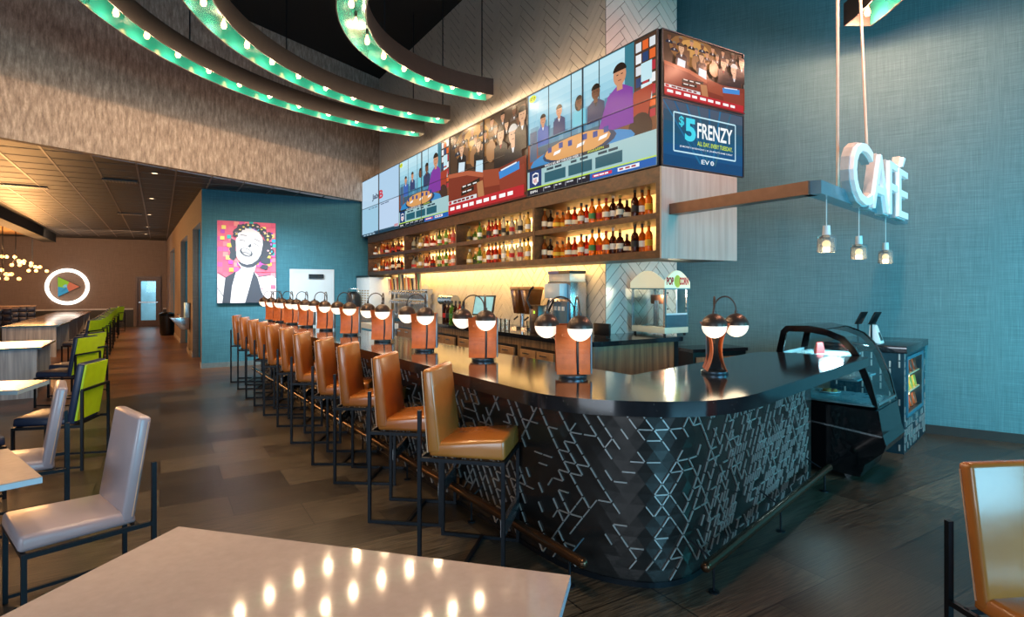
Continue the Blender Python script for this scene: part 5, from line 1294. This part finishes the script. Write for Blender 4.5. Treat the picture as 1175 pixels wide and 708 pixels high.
# chandeliers
r_ = random.Random(2)
for i, (px, py, Yp) in enumerate(((3, 305, 18.0), (18, 290, 19.0), (37, 297, 20.0))):
    x = (px - HX) / F * Yp; zc = CH + (HY - py - 6) * Yp / F; zt = 3.60
    o = thing('cluster_chandelier', ['leftmost glowing cluster chandelier, cut by the photo edge', 'middle glowing cluster chandelier with dark stem', 'rightmost glowing cluster chandelier, nearest the play sign'][i], 'chandelier', (x, Yp, zc), 0, 'cluster chandeliers under the orange ceiling')
    MB().cyl((0, 0, 0), (0, 0, zt - zc - .02), .012, seg=8).build('stem', black_steel, o)
    MB().lathe([(0, 0), (.1, 0), (.1, .02), (0, .02)], (0, 0, zt - zc - .02), 16).build('ceiling_plate', black_steel, o)
    for k in range(9):
        a_ = k * 2.4; rr_ = .1 + .036 * k; dz = -.1 + .16 * sin(k * 2.1)
        e = (rr_ * cos(a_) * 1.1, rr_ * sin(a_), dz)
        arm = MB().tube([(0, 0, 0), (e[0] * .5, e[1] * .5, dz * .4), e], .006, 6).build('arm', black_steel, o)
        MB().sphere(e, .055, 12).build('bulb', mat('chandelier_bulb', '#ffd9a0', .3, emit='#ffb060', estr=3.2), arm)
    light('chandelier_glow', 'POINT', (0, 0, -.1), 110, (1, .5, .18), .3, parent=o)

# ring sign with play triangle on the far wall
t_ = (77.5 - HX) / F
ts = (-14.9 - t_ * 24.8) / (-(.9 - t_ * .43)); tx = ts
cx_, cy_ = FC[0] + .9 * -abs(tx) if False else FC[0] + .9 * tx, FC[1] + .43 * tx
zc = CH + 1 * cy_ / F
sgn = thing('ring_sign', 'glowing white ring sign around a multicoloured play triangle on the far wall', 'sign', (cx_, cy_, zc), FA)
R_ = .67; m = MB(); n = 48
rows = []
for k in range(n):
    a_ = 2 * pi * k / n; rows.append([m.v(((R_ + dr) * cos(a_), y_, (R_ + dr) * sin(a_))) for dr, y_ in ((-.07, -.02), (-.05, -.08), (.05, -.08), (.07, -.02))])
for k in range(n):
    p_, q_ = rows[k], rows[(k + 1) % n]
    for j in range(4): m.bm.faces.new([p_[j], p_[(j + 1) % 4], q_[(j + 1) % 4], q_[j]])
m.build('glowing_ring', mat('ring_sign_glow', '#ffffff', .4, emit='#fbf6ea', estr=1.6, noise=0), sgn)
m = MB(); m.prism_y([(-.29, -.4), (.42, 0), (-.29, .4)], -.1, -.0); m.build('triangle_body', black_plastic, sgn, smooth=False)
cv = Canvas(.71, .8, .002)
cv.poly([(0, 0), (1, .5), (0, 1)], '#3aa6cc'); cv.poly([(0, 1), (0, .5), (.38, .42), (.55, .725)], '#9fd02c'); cv.poly([(.52, .745), (.4, .5), (.5, .245), (1, .5)], '#e2704e')
cv.ell(.12, .5, .3, .27, '#2e94bc', 14, -pi / 2, .2); cv.poly([(.2, .5), (.42, .46), (.4, .62), (.3, .6)], '#8fd0e8')
tp = cv.build('triangle_face', screen_mat('sign_face_glow', .55), sgn); tp.location = (-.29, -.104, -.4)
light('ring_sign_halo', 'AREA', (cx_ - .1, cy_ - .35, zc), 4, (1, .97, .9), 1.2, (cx_, cy_, zc))

# picture on the teal wall (plain pop-art portrait of a laughing woman)
pt0, pt1, pz0, pz1 = .28, 1.41, 1.33, 3.04
x, y = BW[0] + .853 * pt0, BW[1] + .522 * pt0
pic = thing('pop_art_canvas', 'colourful pop-art portrait canvas of a laughing curly-haired woman', 'picture', (x + .0, y - .0, pz0), AV)
MB().box(0, pt1 - pt0, -.035, -.001, 0, pz1 - pz0).build('stretcher', white_plastic, pic, smooth=False)
cv = Canvas(pt1 - pt0, pz1 - pz0, .0002); r_ = random.Random(21)
cv.rect(0, 0, 1, 1, '#e8627c')
for i in range(11):
    for j in range(16):
        if r_.random() < .8: cv.rect(i / 11 + .004, j / 16 + .004, (i + 1) / 11 - .004, (j + 1) / 16 - .004, r_.choice(['#ea6a80', '#e2587a', '#f07e8c', '#e4607a', '#ef8a90', '#e8627c', '#dd5a9a', '#f2948c']))
for k in range(34):
    x_, y_ = r_.uniform(.03, .97), r_.uniform(.38, .98); cv.rect(x_ - .035, y_ - .022, x_ + .035, y_ + .022, r_.choice(['#8a3fb8', '#2fa4cc', '#f2cc4a', '#25b0a8', '#c048b0', '#f6dc70']))
INK = '#3c3f4a'; FACE = '#e6d6d4'
def blob(x, y, rx, ry, col, n=9):
    ph = r_.uniform(0, 6); cv.poly([(x + rx * (1 + .22 * sin(3 * t + ph)) * cos(t), y + ry * (1 + .22 * sin(3 * t + ph)) * sin(t)) for t in [2 * pi * k / n for k in range(n)]], col)
for x_, y_, rx_, ry_ in [(.26, .59, .06, .07), (.28, .73, .05, .05), (.25, .66, .04, .04), (.4, .93, .08, .045), (.33, .86, .06, .04), (.5, .955, .07, .03), (.62, .94, .1, .03), (.75, .9, .08, .04), (.85, .82, .07, .06), (.88, .72, .07, .07), (.85, .6, .09, .07), (.8, .52, .1, .05), (.9, .66, .06, .06), (.8, .7, .06, .1), (.78, .45, .07, .03)]:
    for k in range(4): blob(x_ + r_.uniform(-.03, .03), y_ + r_.uniform(-.02, .02), rx_ * .8, ry_ * .8, INK)
for k in range(44):
    t = r_.uniform(-.55, pi + .25); x_, y_ = .58 + r_.uniform(.27, .36) * cos(t), .7 + r_.uniform(.2, .26) * sin(t)
    if x_ < .45 and y_ < .8: continue
    blob(x_, y_, r_.uniform(.014, .032), r_.uniform(.008, .018), r_.choice(['#f3d05a', '#e8a0b8', '#f6e08a', '#b06ac0', '#48b6d0', '#f0c0b8', '#f2b8c0']), 7)
cv.poly([(.33, .5), (.4, .42), (.33, .38), (.13, .3), (0, .36), (0, 0), (1, 0), (1, .3), (.92, .34), (.7, .32), (.62, .38), (.66, .5)], FACE)
cv.poly([(.34, .5), (.4, .45), (.5, .43), (.6, .44), (.7, .5), (.76, .6), (.79, .72), (.76, .8), (.7, .62), (.6, .5)], INK)
cv.poly([(.31, .65), (.3, .76), (.34, .85), (.4, .89), (.49, .915), (.6, .91), (.7, .875), (.76, .81), (.765, .72), (.73, .6), (.67, .53), (.58, .485), (.49, .47), (.4, .49), (.34, .535), (.31, .58)], FACE)
for x_, y_ in [(.36, .885), (.42, .92), (.5, .945), (.58, .945), (.66, .93), (.73, .9), (.79, .85), (.3, .83)]:
    blob(x_, y_, .045, .028, INK); blob(x_ + .015, y_ + .012, .02, .009, r_.choice(['#f3d05a', '#f0c0b8', '#f6e08a']))
cv.poly([(.08, 0), (.13, .31), (.31, .39), (.24, .2), (.21, 0)], INK); cv.poly([(.46, 0), (.61, .39), (.68, .3), (.74, .14), (.84, 0)], INK)
cv.line(0, .37, .14, .31, .007, INK); cv.line(0, .18, .1, .08, .007, INK); cv.line(.68, .32, .9, .345, .008, INK)
cv.ell(.48, .62, .112, .05, INK, 18, rot=-.22); cv.ell(.48, .632, .085, .03, '#ece6e2', 16, rot=-.22); cv.ell(.485, .603, .075, .022, '#8d8486', 14, rot=-.22); cv.ell(.485, .597, .05, .01, '#d8cccc', 12, rot=-.22)
cv.line(.36, .772, .46, .762, .006, INK); cv.line(.37, .782, .36, .79, .004, INK); cv.line(.38, .835, .49, .825, .007, '#6a6068'); cv.line(.61, .735, .7, .7, .006, INK); cv.line(.62, .79, .73, .755, .007, '#6a6068')
cv.poly([(.5, .7), (.53, .71), (.55, .735), (.57, .7), (.54, .68)], INK); cv.line(.5, .69, .47, .7, .004, INK)
cv.rect(.9, .17, .99, .22, '#e0607c'); cv.ell(.75, .17, .012, .01, '#d04868')
pp = cv.build('printed_picture', printed, pic); pp.location = (0, -.036, 0)

# drinking fountain and trash can in the corridor
cw_m = Matrix.Translation((BW[0], BW[1], 0)) @ Matrix.Rotation(ca if False else atan2(cdir.y, cdir.x), 4, 'Z')
p = cw_m @ Vector((3.0, .02, .62))
o = thing('drinking_fountain', 'pale steel drinking fountain on the corridor wall between the teal alcoves', 'drinking fountain', tuple(p), atan2(cdir.y, cdir.x))
MB().hexa([(-.2, 0, .0), (.2, 0, .0), (.2, .18, .0), (-.2, .18, .0), (-.22, 0, .3), (.22, 0, .3), (.22, .42, .3), (-.22, .42, .3)], .015, 2).build('basin', chrome, o)
MB().box(-.2, .2, 0, .1, .3, .66, .01).build('bottle_filler', mat('pale_steel_blue', '#a8cfe0', .3, .4), o); MB().tube([(0, .2, .3), (0, .2, .36), (0, .26, .38)], .012, 8).build('spout', chrome, o)
o = thing('trash_can', 'black trash can beside the exit door at the corridor end', 'trash can', G(192, 384.5) + (0,), 0)
MB().lathe([(0, 0), (.2, 0), (.23, .1), (.24, .68), (.2, .7), (0, .7)], seg=24).build('body', black_plastic, o); MB().lathe([(.2, .7), (.25, .7), (.25, .74), (.1, .8), (0, .8)], seg=24).build('lid', black_gloss, o)
